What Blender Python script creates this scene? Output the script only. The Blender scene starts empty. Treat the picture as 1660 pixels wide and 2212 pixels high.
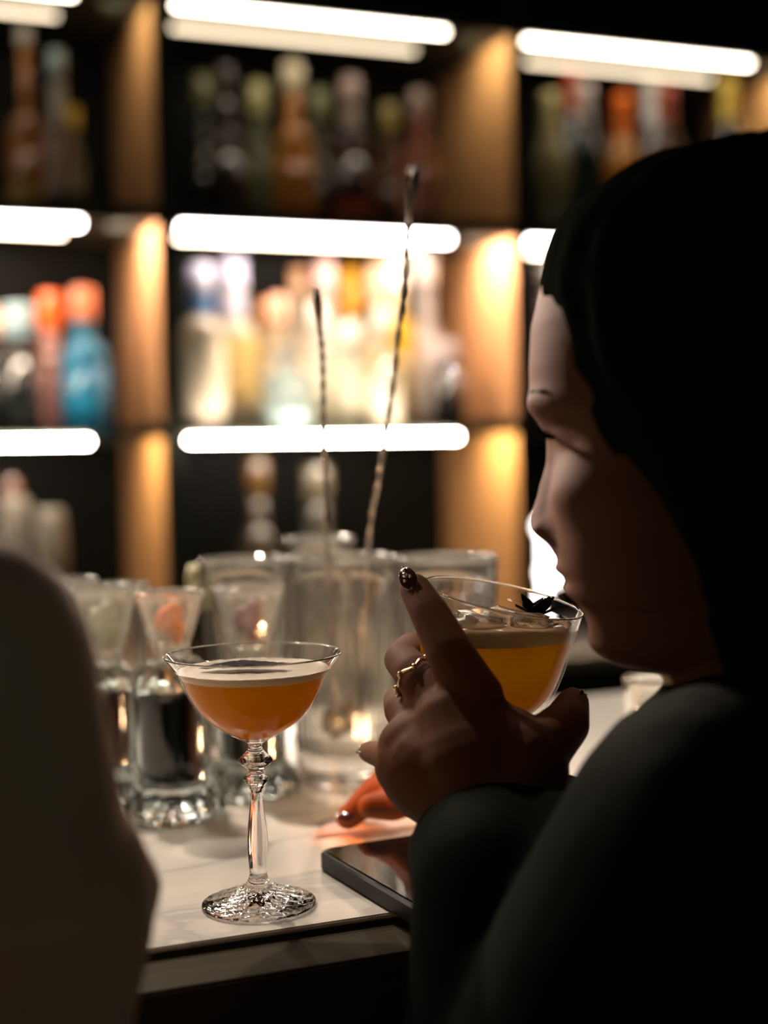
import bpy, bmesh, math, random
from mathutils import Vector, Matrix, noise as mnoise
random.seed(7)
SC = bpy.context.scene
COL = SC.collection
PI = math.pi

# ------------------------------------------------------------------ camera
CAM = Vector((0, 0, 1.343))
YAW, PITCH, ROLL, F = math.radians(22), math.radians(2.04), 0.021, 3072.0
fwd = Vector((math.sin(YAW)*math.cos(PITCH), math.cos(YAW)*math.cos(PITCH), -math.sin(PITCH)))
r0 = Vector((math.cos(YAW), -math.sin(YAW), 0))
u0 = r0.cross(fwd)
RT = math.cos(ROLL)*r0 - math.sin(ROLL)*u0
UP = math.sin(ROLL)*r0 + math.cos(ROLL)*u0

def ray(x, y):
    return fwd + RT*((x-830)/F) + UP*((1106-y)/F)
def PD(x, y, d):                       # a point at a distance in front of the lens
    return CAM + ray(x, y)*d
def PY(x, y, Y):                       # where a sight line meets the plane at depth Y
    r = ray(x, y); return CAM + r*(Y/r.y)
def PZ(x, y, z):                       # where a sight line meets a horizontal plane
    r = ray(x, y); return CAM + r*((z-CAM.z)/r.z)

cd = bpy.data.cameras.new('camera'); cam = bpy.data.objects.new('camera', cd); COL.objects.link(cam)
M = Matrix((RT, UP, -fwd)).transposed().to_4x4(); M.translation = CAM
cam.matrix_world = M
cd.sensor_fit = 'VERTICAL'; cd.sensor_height = 36; cd.sensor_width = 27
cd.lens = 50; cd.clip_start = .02; cd.clip_end = 60
cd.dof.use_dof = True; cd.dof.focus_distance = .772; cd.dof.aperture_fstop = 2.8
SC.camera = cam

# ------------------------------------------------------------------ materials
def principled(name, col, rough=.5, metal=0, trans=0, ior=1.47, coat=0, emis=None, es=0, sss=0, spec=None,
               var=0, vscale=20, bump=0, bscale=200, stretch=(1,1,1)):
    m = bpy.data.materials.new(name); m.use_nodes = True
    nt = m.node_tree; b = nt.nodes['Principled BSDF']
    I = b.inputs
    I['Base Color'].default_value = (*col, 1); I['Roughness'].default_value = rough
    I['Metallic'].default_value = metal; I['Transmission Weight'].default_value = trans
    I['IOR'].default_value = ior; I['Coat Weight'].default_value = coat; I['Coat Roughness'].default_value = .05
    if spec is not None: I['Specular IOR Level'].default_value = spec
    if emis: I['Emission Color'].default_value = (*emis, 1); I['Emission Strength'].default_value = es
    if sss:
        I['Subsurface Weight'].default_value = sss; I['Subsurface Radius'].default_value = (1, .25, .1)
        I['Subsurface Scale'].default_value = .012
    if var or bump:
        tc = nt.nodes.new('ShaderNodeTexCoord'); mp = nt.nodes.new('ShaderNodeMapping')
        mp.inputs['Scale'].default_value = stretch
        nt.links.new(tc.outputs['Object'], mp.inputs['Vector'])
    if var:
        n = nt.nodes.new('ShaderNodeTexNoise'); n.inputs['Scale'].default_value = vscale; n.inputs['Detail'].default_value = 5
        nt.links.new(mp.outputs[0], n.inputs['Vector'])
        mx = nt.nodes.new('ShaderNodeMix'); mx.data_type = 'RGBA'
        mx.inputs[6].default_value = (*[c*(1-var) for c in col], 1); mx.inputs[7].default_value = (*[min(1, c*(1+var)) for c in col], 1)
        nt.links.new(n.outputs['Fac'], mx.inputs[0]); nt.links.new(mx.outputs[2], I['Base Color'])
    if bump:
        n = nt.nodes.new('ShaderNodeTexNoise'); n.inputs['Scale'].default_value = bscale; n.inputs['Detail'].default_value = 6
        nt.links.new(mp.outputs[0], n.inputs['Vector'])
        bp = nt.nodes.new('ShaderNodeBump'); bp.inputs['Strength'].default_value = bump; bp.inputs['Distance'].default_value = .002
        nt.links.new(n.outputs['Fac'], bp.inputs['Height']); nt.links.new(bp.outputs[0], I['Normal'])
    return m

def emitter(name, col, s):
    m = bpy.data.materials.new(name); m.use_nodes = True; nt = m.node_tree; nt.nodes.clear()
    e = nt.nodes.new('ShaderNodeEmission'); e.inputs[0].default_value = (*col, 1); e.inputs[1].default_value = s
    o = nt.nodes.new('ShaderNodeOutputMaterial'); nt.links.new(e.outputs[0], o.inputs[0]); return m

def cloudy(name, col, tcol, mix=.5, rough=.08, var=.15, vscale=60, fres=1.08):
    """milky drink: scatters and lets light through, with a wet surface"""
    m = bpy.data.materials.new(name); m.use_nodes = True; nt = m.node_tree; nt.nodes.clear()
    N = nt.nodes.new
    tc = N('ShaderNodeTexCoord'); n = N('ShaderNodeTexNoise'); n.inputs['Scale'].default_value = vscale
    nt.links.new(tc.outputs['Object'], n.inputs['Vector'])
    mx = N('ShaderNodeMix'); mx.data_type = 'RGBA'
    mx.inputs[6].default_value = (*[c*(1-var) for c in tcol], 1); mx.inputs[7].default_value = (*[min(1, c*(1+var)) for c in tcol], 1)
    nt.links.new(n.outputs['Fac'], mx.inputs[0])
    d = N('ShaderNodeBsdfDiffuse'); d.inputs[0].default_value = (*col, 1)
    t = N('ShaderNodeBsdfTranslucent'); nt.links.new(mx.outputs[2], t.inputs[0])
    s = N('ShaderNodeMixShader'); s.inputs[0].default_value = mix
    nt.links.new(d.outputs[0], s.inputs[1]); nt.links.new(t.outputs[0], s.inputs[2])
    g = N('ShaderNodeBsdfGlossy'); g.inputs['Roughness'].default_value = rough
    fr = N('ShaderNodeFresnel'); fr.inputs[0].default_value = fres
    s2 = N('ShaderNodeMixShader'); nt.links.new(fr.outputs[0], s2.inputs[0])
    nt.links.new(s.outputs[0], s2.inputs[1]); nt.links.new(g.outputs[0], s2.inputs[2])
    o = N('ShaderNodeOutputMaterial'); nt.links.new(s2.outputs[0], o.inputs[0]); return m

def marble_mat():
    m = principled('marble', (.62, .56, .50), .16, spec=.5); nt = m.node_tree; b = nt.nodes['Principled BSDF']; N = nt.nodes.new
    tc = N('ShaderNodeTexCoord'); mp = N('ShaderNodeMapping'); mp.inputs['Rotation'].default_value = (0, 0, .5); mp.inputs['Scale'].default_value = (1, 2.6, 1)
    nt.links.new(tc.outputs['Object'], mp.inputs[0])
    n1 = N('ShaderNodeTexNoise'); n1.inputs['Scale'].default_value = 3.2; n1.inputs['Detail'].default_value = 8; n1.inputs['Distortion'].default_value = 1.3
    nt.links.new(mp.outputs[0], n1.inputs['Vector'])
    cr = N('ShaderNodeValToRGB'); e = cr.color_ramp.elements
    e[0].position = .36; e[0].color = (.62, .57, .52, 1); e[1].position = .62; e[1].color = (.64, .585, .53, 1)
    a = cr.color_ramp.elements.new(.47); a.color = (.60, .555, .51, 1)
    a = cr.color_ramp.elements.new(.495); a.color = (.47, .44, .41, 1)
    a = cr.color_ramp.elements.new(.545); a.color = (.61, .56, .51, 1)
    nt.links.new(n1.outputs['Fac'], cr.inputs[0]); nt.links.new(cr.outputs[0], b.inputs['Base Color'])
    return m

def wood_mat(name, c1, c2, rough=.4, scale=(3, 40, 40), bump=.3):
    m = principled(name, c1, rough); nt = m.node_tree; b = nt.nodes['Principled BSDF']; N = nt.nodes.new
    tc = N('ShaderNodeTexCoord'); mp = N('ShaderNodeMapping'); mp.inputs['Scale'].default_value = scale
    nt.links.new(tc.outputs['Object'], mp.inputs[0])
    n1 = N('ShaderNodeTexNoise'); n1.inputs['Scale'].default_value = 3; n1.inputs['Detail'].default_value = 9; n1.inputs['Distortion'].default_value = .4
    nt.links.new(mp.outputs[0], n1.inputs['Vector'])
    mx = N('ShaderNodeMix'); mx.data_type = 'RGBA'; mx.inputs[6].default_value = (*c1, 1); mx.inputs[7].default_value = (*c2, 1)
    nt.links.new(n1.outputs['Fac'], mx.inputs[0]); nt.links.new(mx.outputs[2], b.inputs['Base Color'])
    bp = N('ShaderNodeBump'); bp.inputs['Strength'].default_value = bump; bp.inputs['Distance'].default_value = .001
    nt.links.new(n1.outputs['Fac'], bp.inputs['Height']); nt.links.new(bp.outputs[0], b.inputs['Normal'])
    return m

def thin_glass(name, tint, ior=1.5):
    m = bpy.data.materials.new(name); m.use_nodes = True; nt = m.node_tree; nt.nodes.clear(); N = nt.nodes.new
    t = N('ShaderNodeBsdfTransparent'); t.inputs[0].default_value = (*tint, 1)
    g = N('ShaderNodeBsdfGlossy'); g.inputs['Roughness'].default_value = .03
    lw = N('ShaderNodeLayerWeight'); lw.inputs[0].default_value = .5
    pw = N('ShaderNodeMath'); pw.operation = 'POWER'; pw.inputs[1].default_value = 5.0; nt.links.new(lw.outputs['Facing'], pw.inputs[0])
    f = N('ShaderNodeMath'); f.operation = 'MULTIPLY_ADD'; f.inputs[1].default_value = .30; f.inputs[2].default_value = .005; nt.links.new(pw.outputs[0], f.inputs[0])
    x = N('ShaderNodeMixShader'); nt.links.new(f.outputs[0], x.inputs[0]); nt.links.new(t.outputs[0], x.inputs[1]); nt.links.new(g.outputs[0], x.inputs[2])
    o = N('ShaderNodeOutputMaterial'); nt.links.new(x.outputs[0], o.inputs[0]); return m
BOWL = thin_glass('thin_bowl_glass', (.985, .985, .98))
GLASS = principled('clear_glass', (1, 1, 1), 0, trans=1, ior=1.47)
GLASS_T = principled('thick_glass', (.93, .97, .95), 0.01, trans=1, ior=1.5)
GLASS_B = principled('bluish_glass', (.84, .95, .95), 0.06, trans=1, ior=1.5)
def pale_haze(name, col, amt, ior=1.5):  # glass with pale diffuse colour mixed in to imitate caught light
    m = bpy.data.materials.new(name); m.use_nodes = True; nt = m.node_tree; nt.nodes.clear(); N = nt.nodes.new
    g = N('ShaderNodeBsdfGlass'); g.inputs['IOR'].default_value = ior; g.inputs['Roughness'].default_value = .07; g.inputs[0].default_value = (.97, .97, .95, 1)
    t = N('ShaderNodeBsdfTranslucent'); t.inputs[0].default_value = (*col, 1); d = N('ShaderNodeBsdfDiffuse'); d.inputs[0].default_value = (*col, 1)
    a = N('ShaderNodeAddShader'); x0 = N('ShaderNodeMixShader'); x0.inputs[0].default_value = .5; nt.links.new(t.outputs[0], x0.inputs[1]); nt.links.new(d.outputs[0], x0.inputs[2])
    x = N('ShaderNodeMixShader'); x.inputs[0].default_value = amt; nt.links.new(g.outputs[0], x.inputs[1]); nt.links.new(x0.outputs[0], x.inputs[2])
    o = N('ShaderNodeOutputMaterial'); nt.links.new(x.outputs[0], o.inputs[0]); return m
RIMG = pale_haze('painted_highlight_glass', (.95, .88, .78), .13)  # palest mix, painted highlights for rims, cup feet and jar lobes
CUPG = pale_haze('painted_glow_cup_glass', (.9, .84, .76), .07)  # pale colour stands in for light refracted through the cups
HAZEG = pale_haze('painted_haze_glass', (.85, .78, .70), .025)  # faint painted haze in place of light inside the glass
MARBLE = marble_mat()
WOOD_EDGE = wood_mat('dark_oak', (.022, .017, .011), (.05, .04, .025), .6)
WOOD_EDGE.node_tree.nodes['Principled BSDF'].inputs['Specular IOR Level'].default_value = .03
FRAME = wood_mat('black_stained_wood', (.012, .0135, .009), (.02, .022, .015), .55, bump=.1)
PANEL = wood_mat('warm_veneer', (.56, .26, .10), (.64, .32, .14), .3, scale=(40, 40, 3), bump=.05)
for n_ in [PANEL.node_tree.nodes['Principled BSDF']]:
    n_.inputs['Coat Weight'].default_value = 1; n_.inputs['Coat Roughness'].default_value = .32; n_.inputs['Specular IOR Level'].default_value = .9
BACKP = principled('smoked_back_panel', (.004, .004, .003), .5, spec=.1)
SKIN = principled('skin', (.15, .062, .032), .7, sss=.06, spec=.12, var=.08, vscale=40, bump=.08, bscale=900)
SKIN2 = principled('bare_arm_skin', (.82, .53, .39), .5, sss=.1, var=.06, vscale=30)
CLOTH = principled('black_cloth', (.010, .0115, .0075), .95, spec=.08, var=.25, vscale=90, bump=.3, bscale=700)
HAIR = principled('black_hair', (.006, .007, .005), .9, spec=.0, bump=.6, bscale=60, stretch=(1, 1, .12))
STEEL = principled('spoon_steel', (.42, .38, .34), .22, metal=1)
GOLD = principled('ring_gold', (.75, .60, .35), .2, metal=1)
NAIL = principled('dark_nail_polish', (.05, .02, .02), .12, coat=1)
GEM = principled('nail_gem', (.85, .8, .65), .08, metal=.8)
LEDS = [emitter('led_strip', (1, .86, .68), 22), emitter('led_strip_bright', (1, .86, .80), 40), emitter('led_strip_warm', (1, .86, .70), 100), emitter('led_strip_inner', (1, .80, .58), 22)]
LED2 = emitter('led_strip_dim', (1, .80, .55), 4)

# ------------------------------------------------------------------ object helpers
def link(name, me, mat, parent=None, smooth=True, autos=None):
    o = bpy.data.objects.new(name, me); COL.objects.link(o)
    if mat:
        for mm in (mat if isinstance(mat, (list, tuple)) else [mat]): me.materials.append(mm)
    if smooth:
        me.polygons.foreach_set('use_smooth', [True]*len(me.polygons))
        if autos: me.set_sharp_from_angle(angle=math.radians(autos))
    if parent:
        o.parent = parent; o.matrix_parent_inverse = Matrix.Translation(-parent.location) if parent.type == 'EMPTY' and parent.parent is None else Matrix()
    return o
def tag(o, label, cat=None, group=None, kind=None):
    o['label'] = label
    if cat: o['category'] = cat
    if group: o['group'] = group
    if kind: o['kind'] = kind
    return o
def thing(name, label, cat, loc=(0, 0, 0), group=None):
    o = bpy.data.objects.new(name, None); COL.objects.link(o); o.location = loc; o.empty_display_size = .02
    return tag(o, label, cat, group)
def from_bm(bm, name):
    bmesh.ops.recalc_face_normals(bm, faces=bm.faces[:])
    me = bpy.data.meshes.new(name); bm.to_mesh(me); bm.free(); return me
def box(bm, a, b, bevel=0):
    a, b = Vector(a), Vector(b)
    r = bmesh.ops.create_cube(bm, size=1)
    vs = r['verts']; bmesh.ops.scale(bm, vec=b-a, verts=vs); bmesh.ops.translate(bm, vec=(a+b)/2, verts=vs)
    if bevel:
        es = list({e for v in vs for e in v.link_edges})
        bmesh.ops.bevel(bm, geom=es, offset=bevel, segments=3, affect='EDGES')
def box_me(name, a, b, bevel=0):
    bm = bmesh.new(); box(bm, a, b, bevel); return from_bm(bm, name)
def lathe(bm, prof, segs=48, mod=None, loc=(0, 0, 0), squash=1):
    """prof: (r, z) list from one axis end to the other; mod(r, z, theta) -> r"""
    rings = []
    for r, z in prof:
        if r < 1e-6: rings.append([bm.verts.new((loc[0], loc[1], loc[2]+z))]); continue
        ring = []
        for k in range(segs):
            t = 2*PI*k/segs; rr = mod(r, z, t) if mod else r
            ring.append(bm.verts.new((loc[0]+rr*math.cos(t), loc[1]+rr*math.sin(t)*squash, loc[2]+z)))
        rings.append(ring)
    for a, b in zip(rings, rings[1:]):
        for k in range(segs):
            k2 = (k+1) % segs
            if len(a) == 1 and len(b) == 1: continue
            if len(a) == 1: bm.faces.new((a[0], b[k2], b[k]))
            elif len(b) == 1: bm.faces.new((a[k], a[k2], b[0]))
            else: bm.faces.new((a[k], a[k2], b[k2], b[k]))
def lathe_me(name, prof, segs=48, **k):
    bm = bmesh.new(); lathe(bm, prof, segs, **k); return from_bm(bm, name)
def smooth_prof(pts, n=6):
    """Catmull-Rom through (r, z) points"""
    out = []
    P = [pts[0]]+list(pts)+[pts[-1]]
    for i in range(1, len(P)-2):
        for s in range(n):
            t = s/n; q = []
            for c in (0, 1):
                a, b, c_, d = P[i-1][c], P[i][c], P[i+1][c], P[i+2][c]
                q.append(.5*((2*b)+(-a+c_)*t+(2*a-5*b+4*c_-d)*t*t+(-a+3*b-3*c_+d)*t**3))
            out.append((max(q[0], 0), q[1]))
    out.append(pts[-1]); return out
def capsule(bm, p, q, r1, r2, segs=20, flat=None):
    p, q = Vector(p), Vector(q); ax = q-p; L = ax.length
    if L < 1e-6: ax = Vector((0, 0, 1)); L = 1e-6
    ax.normalize(); s = ax.orthogonal().normalized(); t = ax.cross(s)
    rows = []
    for i in range(0, 5):
        a = -PI/2+PI/2*i/4; rows.append((p+ax*math.sin(a)*r1, r1*math.cos(a)))
    for i in range(0, 5):
        a = PI/2*i/4; rows.append((q+ax*math.sin(a)*r2, r2*math.cos(a)))
    rings = []
    for c, r in rows:
        if r < 1e-7: rings.append([bm.verts.new(c)])
        else: rings.append([bm.verts.new(c+(s*math.cos(2*PI*k/segs)+t*math.sin(2*PI*k/segs))*r) for k in range(segs)])
    for a, b in zip(rings, rings[1:]):
        for k in range(segs):
            k2 = (k+1) % segs
            if len(a) == 1: bm.faces.new((a[0], b[k2], b[k]))
            elif len(b) == 1: bm.faces.new((a[k], a[k2], b[0]))
            else: bm.faces.new((a[k], a[k2], b[k2], b[k]))
def chain(bm, pts):
    """pts: (Vector, radius)"""
    for (p, r), (q, s) in zip(pts, pts[1:]): capsule(bm, p, q, r, s)
def tube(bm, pts, rad, segs=10, twist=0, flat=1):
    """swept tube through points; rad a number or list"""
    n = len(pts); rad = rad if isinstance(rad, (list, tuple)) else [rad]*n
    rings = []
    up = Vector((.3, .2, 1)).normalized()
    for i, p in enumerate(pts):
        t = (pts[min(i+1, n-1)]-pts[max(i-1, 0)]).normalized()
        s = t.cross(up);
        if s.length < .05: s = t.cross(Vector((1, 0, 0)))
        s.normalize(); w = t.cross(s)
        rings.append([bm.verts.new(p+(s*math.cos(2*PI*k/segs+twist*i)+w*math.sin(2*PI*k/segs+twist*i)*1)*rad[i]*(1 if not twist else (1+.35*math.cos(2*(2*PI*k/segs))))) for k in range(segs)])
    for a, b in zip(rings, rings[1:]):
        for k in range(segs): bm.faces.new((a[k], a[(k+1) % segs], b[(k+1) % segs], b[k]))
    bm.faces.new(rings[0]); bm.faces.new(rings[-1][::-1])
def remesh(name, bm, mat, voxel, smooth=6, parent=None, disp=None):
    me = from_bm(bm, name); o = bpy.data.objects.new(name, me); COL.objects.link(o)
    m = o.modifiers.new('r', 'REMESH'); m.mode = 'VOXEL'; m.voxel_size = voxel
    if smooth:
        s = o.modifiers.new('s', 'SMOOTH'); s.iterations = smooth; s.factor = .5
    dg = bpy.context.evaluated_depsgraph_get(); me2 = bpy.data.meshes.new_from_object(o.evaluated_get(dg))
    me2.name = name; bpy.data.objects.remove(o); bpy.data.meshes.remove(me)
    if disp:
        for v in me2.vertices: v.co = disp(v.co)
    me2.materials.clear()
    return link(name, me2, mat, parent)
def interp(tab, v):
    if v <= tab[0][0]: return tab[0][1]
    for (a, x), (b, y) in zip(tab, tab[1:]):
        if v <= b:
            t = (v-a)/(b-a); return x+(y-x)*t
    return tab[-1][1]

# ------------------------------------------------------------------ the room
YS = 2.75                # front of the shelving
DEPTH = .40
YB = YS+DEPTH
def struct(name, me, mat):
    o = link(name, me, mat, smooth=False); o['kind'] = 'structure'; return o
WALLM = principled('dark_plaster', (.03, .03, .025), .8, var=.2, bump=.1)
FLOORM = wood_mat('dark_floor_boards', (.04, .03, .02), (.07, .05, .035), .4, scale=(2, 20, 2))
struct('floor', box_me('floor', (-2.6, -1.4, -.05), (5.2, YB+.05, 0)), FLOORM)
struct('wall_back', box_me('wall_back', (-2.6, YB+.02, 0), (5.2, YB+.12, 3.0)), WALLM)
struct('wall_left', box_me('wall_left', (-2.7, -1.4, 0), (-2.6, YB+.12, 3.0)), WALLM)
struct('wall_right', box_me('wall_right', (5.2, -1.4, 0), (5.3, YB+.12, 3.0)), WALLM)
struct('ceiling', box_me('ceiling', (-2.7, -1.4, 3.0), (5.3, YB+.12, 3.1)), WALLM)

# ------------------------------------------------------------------ bar counter
BT = 1.10
bar = thing('bar_counter', 'long dark wooden bar counter with a pale veined marble top', 'bar counter', (.3, .95, 0))
ME0 = .703; MB = 1.262
link('marble_top', box_me('marble_top', (-1.8, ME0, BT-.003), (3.2, MB, BT), .0008), MARBLE, bar, autos=30)
link('wood_edge', box_me('wood_edge', (-1.8, ME0-.045, BT-.040), (3.2, MB+.004, BT-.0055), .0015), WOOD_EDGE, bar, autos=30)
link('shadow_gap_trim', box_me('shadow_gap_trim', (-1.8, ME0+.001, BT-.0055), (3.2, MB-.002, BT-.003)), FRAME, bar, smooth=False)
link('front_panel', box_me('front_panel', (-1.8, ME0+.02, .08), (3.2, ME0+.05, BT-.040)), FRAME, bar, smooth=False)
link('rear_panel', box_me('rear_panel', (-1.8, MB-.03, .08), (3.2, MB-.005, BT-.040)), FRAME, bar, smooth=False)
link('plinth', box_me('plinth', (-1.75, ME0+.06, 0), (3.15, MB-.06, .08)), FRAME, bar, smooth=False)

# ------------------------------------------------------------------ shelving with LED strips
unit = thing('shelving_unit', 'black back bar shelving with warm veneer side panels and bright strip lights', 'shelves', (1, YS, 0))
xA0, xA1 = PY(349, 700, YS).x, PY(388, 700, YS).x      # left upright
xB0, xB1 = PY(1116, 700, YS).x, PY(1145, 700, YS).x    # right upright
W = xB0-xA1
ups = [(xA0-W-.05, xA0-W), (xA0, xA1), (xB0, xB1), (xB1+W, xB1+W+.04)]
zs = [PY(650, yy, YS).z for yy in (38, 502, 951)]       # strip height under each shelf
SH = [z+.008 for z in zs]                               # shelf underside
TH = .032
CT = .925                                               # back counter top
ZTOP = 2.75
for i, (a, b) in enumerate(ups):
    link('upright_panel', box_me('upright_panel', (a, YS, CT), (b, YB, ZTOP)), FRAME, unit, smooth=False)
    # veneer lining on the inner faces
    if i > 0:
        for j, (z0, z1) in enumerate([(CT+.001, SH[2]), (SH[2]+TH, SH[1]), (SH[1]+TH, SH[0])]):
            link('side_lining', box_me('side_lining', (a-.003, YS+.002, z0), (a-.0002, YB-.005, z1)), PANEL, unit, smooth=False)
x0, x1 = ups[0][1], ups[-1][0]
for z in SH:
    th = TH if z != SH[2] else .008
    for (p, q) in zip(ups, ups[1:]):
        link('shelf', box_me('shelf', (p[1], YS+.002, z), (q[0], YB-.003, z+th)), FRAME, unit, smooth=False)
WALL_GLOWS = []  # unseen lights added to make the side linings glow
for (p, q) in zip(ups, ups[1:]):
    L = q[0]-p[1]
    for k, z in enumerate(SH):
        if k == 2 and p is ups[2]: continue            # the lowest strip of the right bay is off
        e0, e1 = p[1]+.012, q[0]-.15
        if k == 2: a, b = (e0, YS-.013, z-.009), (e1, YS-.001, z-.001)
        else: a, b = (e0, YS+.010, z-(.006, .012)[k]), (e1, YS+.022, z-.0005)
        link('light_strip', box_me('light_strip', a, b), LEDS[k], unit, smooth=False)
        WALL_GLOWS.append((Vector((q[0]-.105, YS+.055, z-.010)), (1.7, 9, 3.4)[k], ((1, .95, .66), (1, .84, .76), (1, .84, .46))[k]))
        if k < 2:
            link('light_strip', box_me('light_strip', (e0, YS+.150, z-.007), (e1-.01, YS+.160, z-.0005)), (LED2, LEDS[3])[k], unit, smooth=False)
link('back_panel', box_me('back_panel', (ups[0][0], YB-.003, CT), (ups[-1][1], YB+.012, ZTOP)), BACKP, unit, smooth=False)
cab = thing('back_counter', 'low dark cabinet with a pale worktop under the bottle shelves', 'cabinet', (1, YS, 0))
CTM = principled('pale_worktop', (.55, .45, .36), .3, var=.1)
link('worktop', box_me('worktop', (ups[0][0], YS-.10, CT-.03), (ups[-1][1], YB+.01, CT-.0005), .002), CTM, cab, smooth=False)
link('cabinet_body', box_me('cabinet_body', (ups[0][0], YS-.07, 0), (ups[-1][1], YB+.01, CT-.03)), FRAME, cab, smooth=False)

# ------------------------------------------------------------------ bottles
MCACHE = {}
def col_mat(kind, c, **k):
    key = (kind, c)
    if key in MCACHE: return MCACHE[key]
    nm = kind+'_%d' % len(MCACHE)
    if kind == 'glass': m = principled('bottle_glass', c, .08, trans=.45, ior=1.45, spec=.6)
    elif kind == 'milk': m = cloudy('frosted_bottle', c, c, .55, .07, 0, fres=1.9)
    elif kind == 'dark': m = principled('dark_bottle', c, .12, spec=.6, coat=.5)
    elif kind == 'foil': m = principled('foil', c, .38, metal=.55)
    elif kind == 'cap': m = principled('bottle_cap', c, .16, spec=.6)
    else: m = principled('paper_label', c, .6, var=.12, vscale=80)
    MCACHE[key] = m; return m
def bottle(cx, ytop, wpx, Y, zb, body, cap, label, labelband=None, cap_h=.14, neck=.30, shoulder=.16, neckr=.30, round_=.5, collar=None, group=None, squash=1, name='liquor_bottle', champagne=False):
    """cx, ytop, wpx measured on the photo; Y the real distance of the shelf spot; zb the board it stands on"""
    P = PY(cx, ytop, YS+Y); H = P.z-zb
    d = (P-CAM).length; R = wpx/F*d/2*.97
    loc = Vector((P.x, YS+Y, zb+.0006))
    e = thing(name, label, 'bottle', loc, group)
    nr = R*neckr
    zc = H*(1-cap_h); zn = H*(1-neck); zsh = H*(1-neck-shoulder)
    if champagne:
        prof = [(0, 0), (R*.9, 0), (R, .006), (R, H*.42), (R*.93, H*.52), (R*.70, H*.62), (R*.48, H*.72), (nr*1.1, H*.82), (nr, H*.9), (nr, H*.97), (0, H*.97)]
        prof = prof[:3]+smooth_prof(prof[3:9], 5)+prof[9:]
    else:
        prof = [(0, 0), (R*.93, 0), (R, .006), (R, zsh)]+smooth_prof([(R, zsh), (R*.95, zsh+(zn-zsh)*.45), (R*.62+nr*.2, zsh+(zn-zsh)*.8), (nr*1.05, zn), (nr, zn+.01)], 4)+[(nr, zc+.002), (0, zc+.002)]
    bm = bmesh.new(); lathe(bm, prof, 32, squash=squash)
    link('glass_body', from_bm(bm, 'glass_body'), body, e).location = loc
    bm = bmesh.new()
    if champagne:
        lathe(bm, [(nr*1.32, H*.70), (nr*1.2, H*.8), (nr*1.12, H*.9), (nr*1.3, H*.93), (nr*1.3, H*.98), (nr*1.1, H), (0, H)], 24)
    else:
        cr = nr*1.22
        lathe(bm, [(0, zc-.004), (cr, zc-.004), (cr*1.03, zc), (cr, H-.004), (cr*.9, H), (0, H)], 24)
    link('cap', from_bm(bm, 'cap'), cap, e).location = loc
    if labelband:
        z0, z1, lc = labelband
        bm = bmesh.new(); rr = R*1.012
        lathe(bm, [(rr, H*z0), (rr, H*z1)], 32, squash=squash)
        link('paper_label', from_bm(bm, 'paper_label'), lc, e).location = loc
    if collar:
        bm = bmesh.new(); lathe(bm, [(nr*1.2, zn+.004), (nr*1.2, zn+(zc-zn)*.75)], 24)
        link('neck_collar', from_bm(bm, 'neck_collar'), collar, e).location = loc
    for c in e.children: c.matrix_parent_inverse = Matrix.Translation(-loc)
    return e
G = lambda *c: col_mat('glass', c); K = lambda *c: col_mat('cap', c); Fo = lambda *c: col_mat('foil', c)
L_ = lambda *c: col_mat('label', c); D_ = lambda *c: col_mat('dark', c); MK = lambda *c: col_mat('milk', c)
T1, T2 = SH[1]+TH, SH[2]+.008
gm, gt, gr, gl = 'bottles on the bright middle shelf', 'bottles on the dim upper shelf', 'foil topped bottles on the upper right shelf', 'bottles in the left bay of the middle shelf'
cream, white, amber = (.80, .66, .48), (.82, .76, .70), (.72, .36, .07)
# middle shelf, centre bay
bottle(432, 574, 100, .07, T2, MK(.78, .66, .52), K(.50, .50, .66), 'cream bottle with a round lavender cap and blue neck, leftmost on the bright centre shelf', (.12, .55, L_(.80, .70, .52)), .13, .30, .16, .42, collar=K(.10, .22, .48), group=gm)
bottle(502, 560, 110, .165, T2, MK(.80, .68, .50), K(.46, .45, .62), 'wide cream bottle with a tall lavender cap and square amber label', (.18, .55, L_(.55, .38, .14)), .16, .34, .14, .42, collar=K(.45, .44, .55), group=gm)
bottle(572, 650, 76, .28, T2, MK(.78, .55, .30), K(.62, .25, .10), 'pale bottle with a low rust coloured cap behind the wide cream bottle', (.1, .5, L_(.8, .7, .55)), .2, .32, .14, .40, group=gm)
bottle(600, 640, 74, .195, T2, MK(.80, .62, .38), K(.70, .36, .24), 'pale bottle with a copper pink cap rising behind the small teal bottle', (.1, .55, L_(.82, .74, .60)), .2, .32, .14, .45, group=gm)
bottle(616, 752, 104, .07, T2, G(.50, .68, .68), K(.20, .28, .36), 'short clear teal bottle with a grey blue stopper, lowest in front', (.05, .24, L_(.60, .80, .80)), .16, .26, .24, .24, group=gm, name='gin_bottle')
bottle(645, 582, 64, .27, T2, MK(.80, .70, .52), K(.52, .28, .16), 'cream bottle with a brown cap standing left of the pink capped one', (.1, .5, L_(.82, .76, .62)), .16, .34, .14, .46, group=gm)
bottle(702, 568, 76, .21, T2, MK(.82, .74, .60), K(.68, .42, .40), 'cream bottle with a dusty pink cap behind the left bar spoon', (.1, .5, L_(.84, .80, .68)), .15, .32, .14, .46, collar=K(.42, .30, .26), group=gm)
bottle(757, 584, 74, .285, T2, MK(.78, .70, .50), K(.86, .42, .03), 'pale bottle with a tall bright orange cap between the two bar spoons', (.1, .5, L_(.84, .80, .66)), .26, .36, .14, .50, group=gm)
bottle(757, 700, 80, .10, T2, MK(.80, .72, .55), K(.84, .82, .72), 'low white topped cream bottle in front of the orange capped one', (.1, .6, L_(.80, .74, .56)), .16, .28, .14, .50, group=gm)
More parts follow.
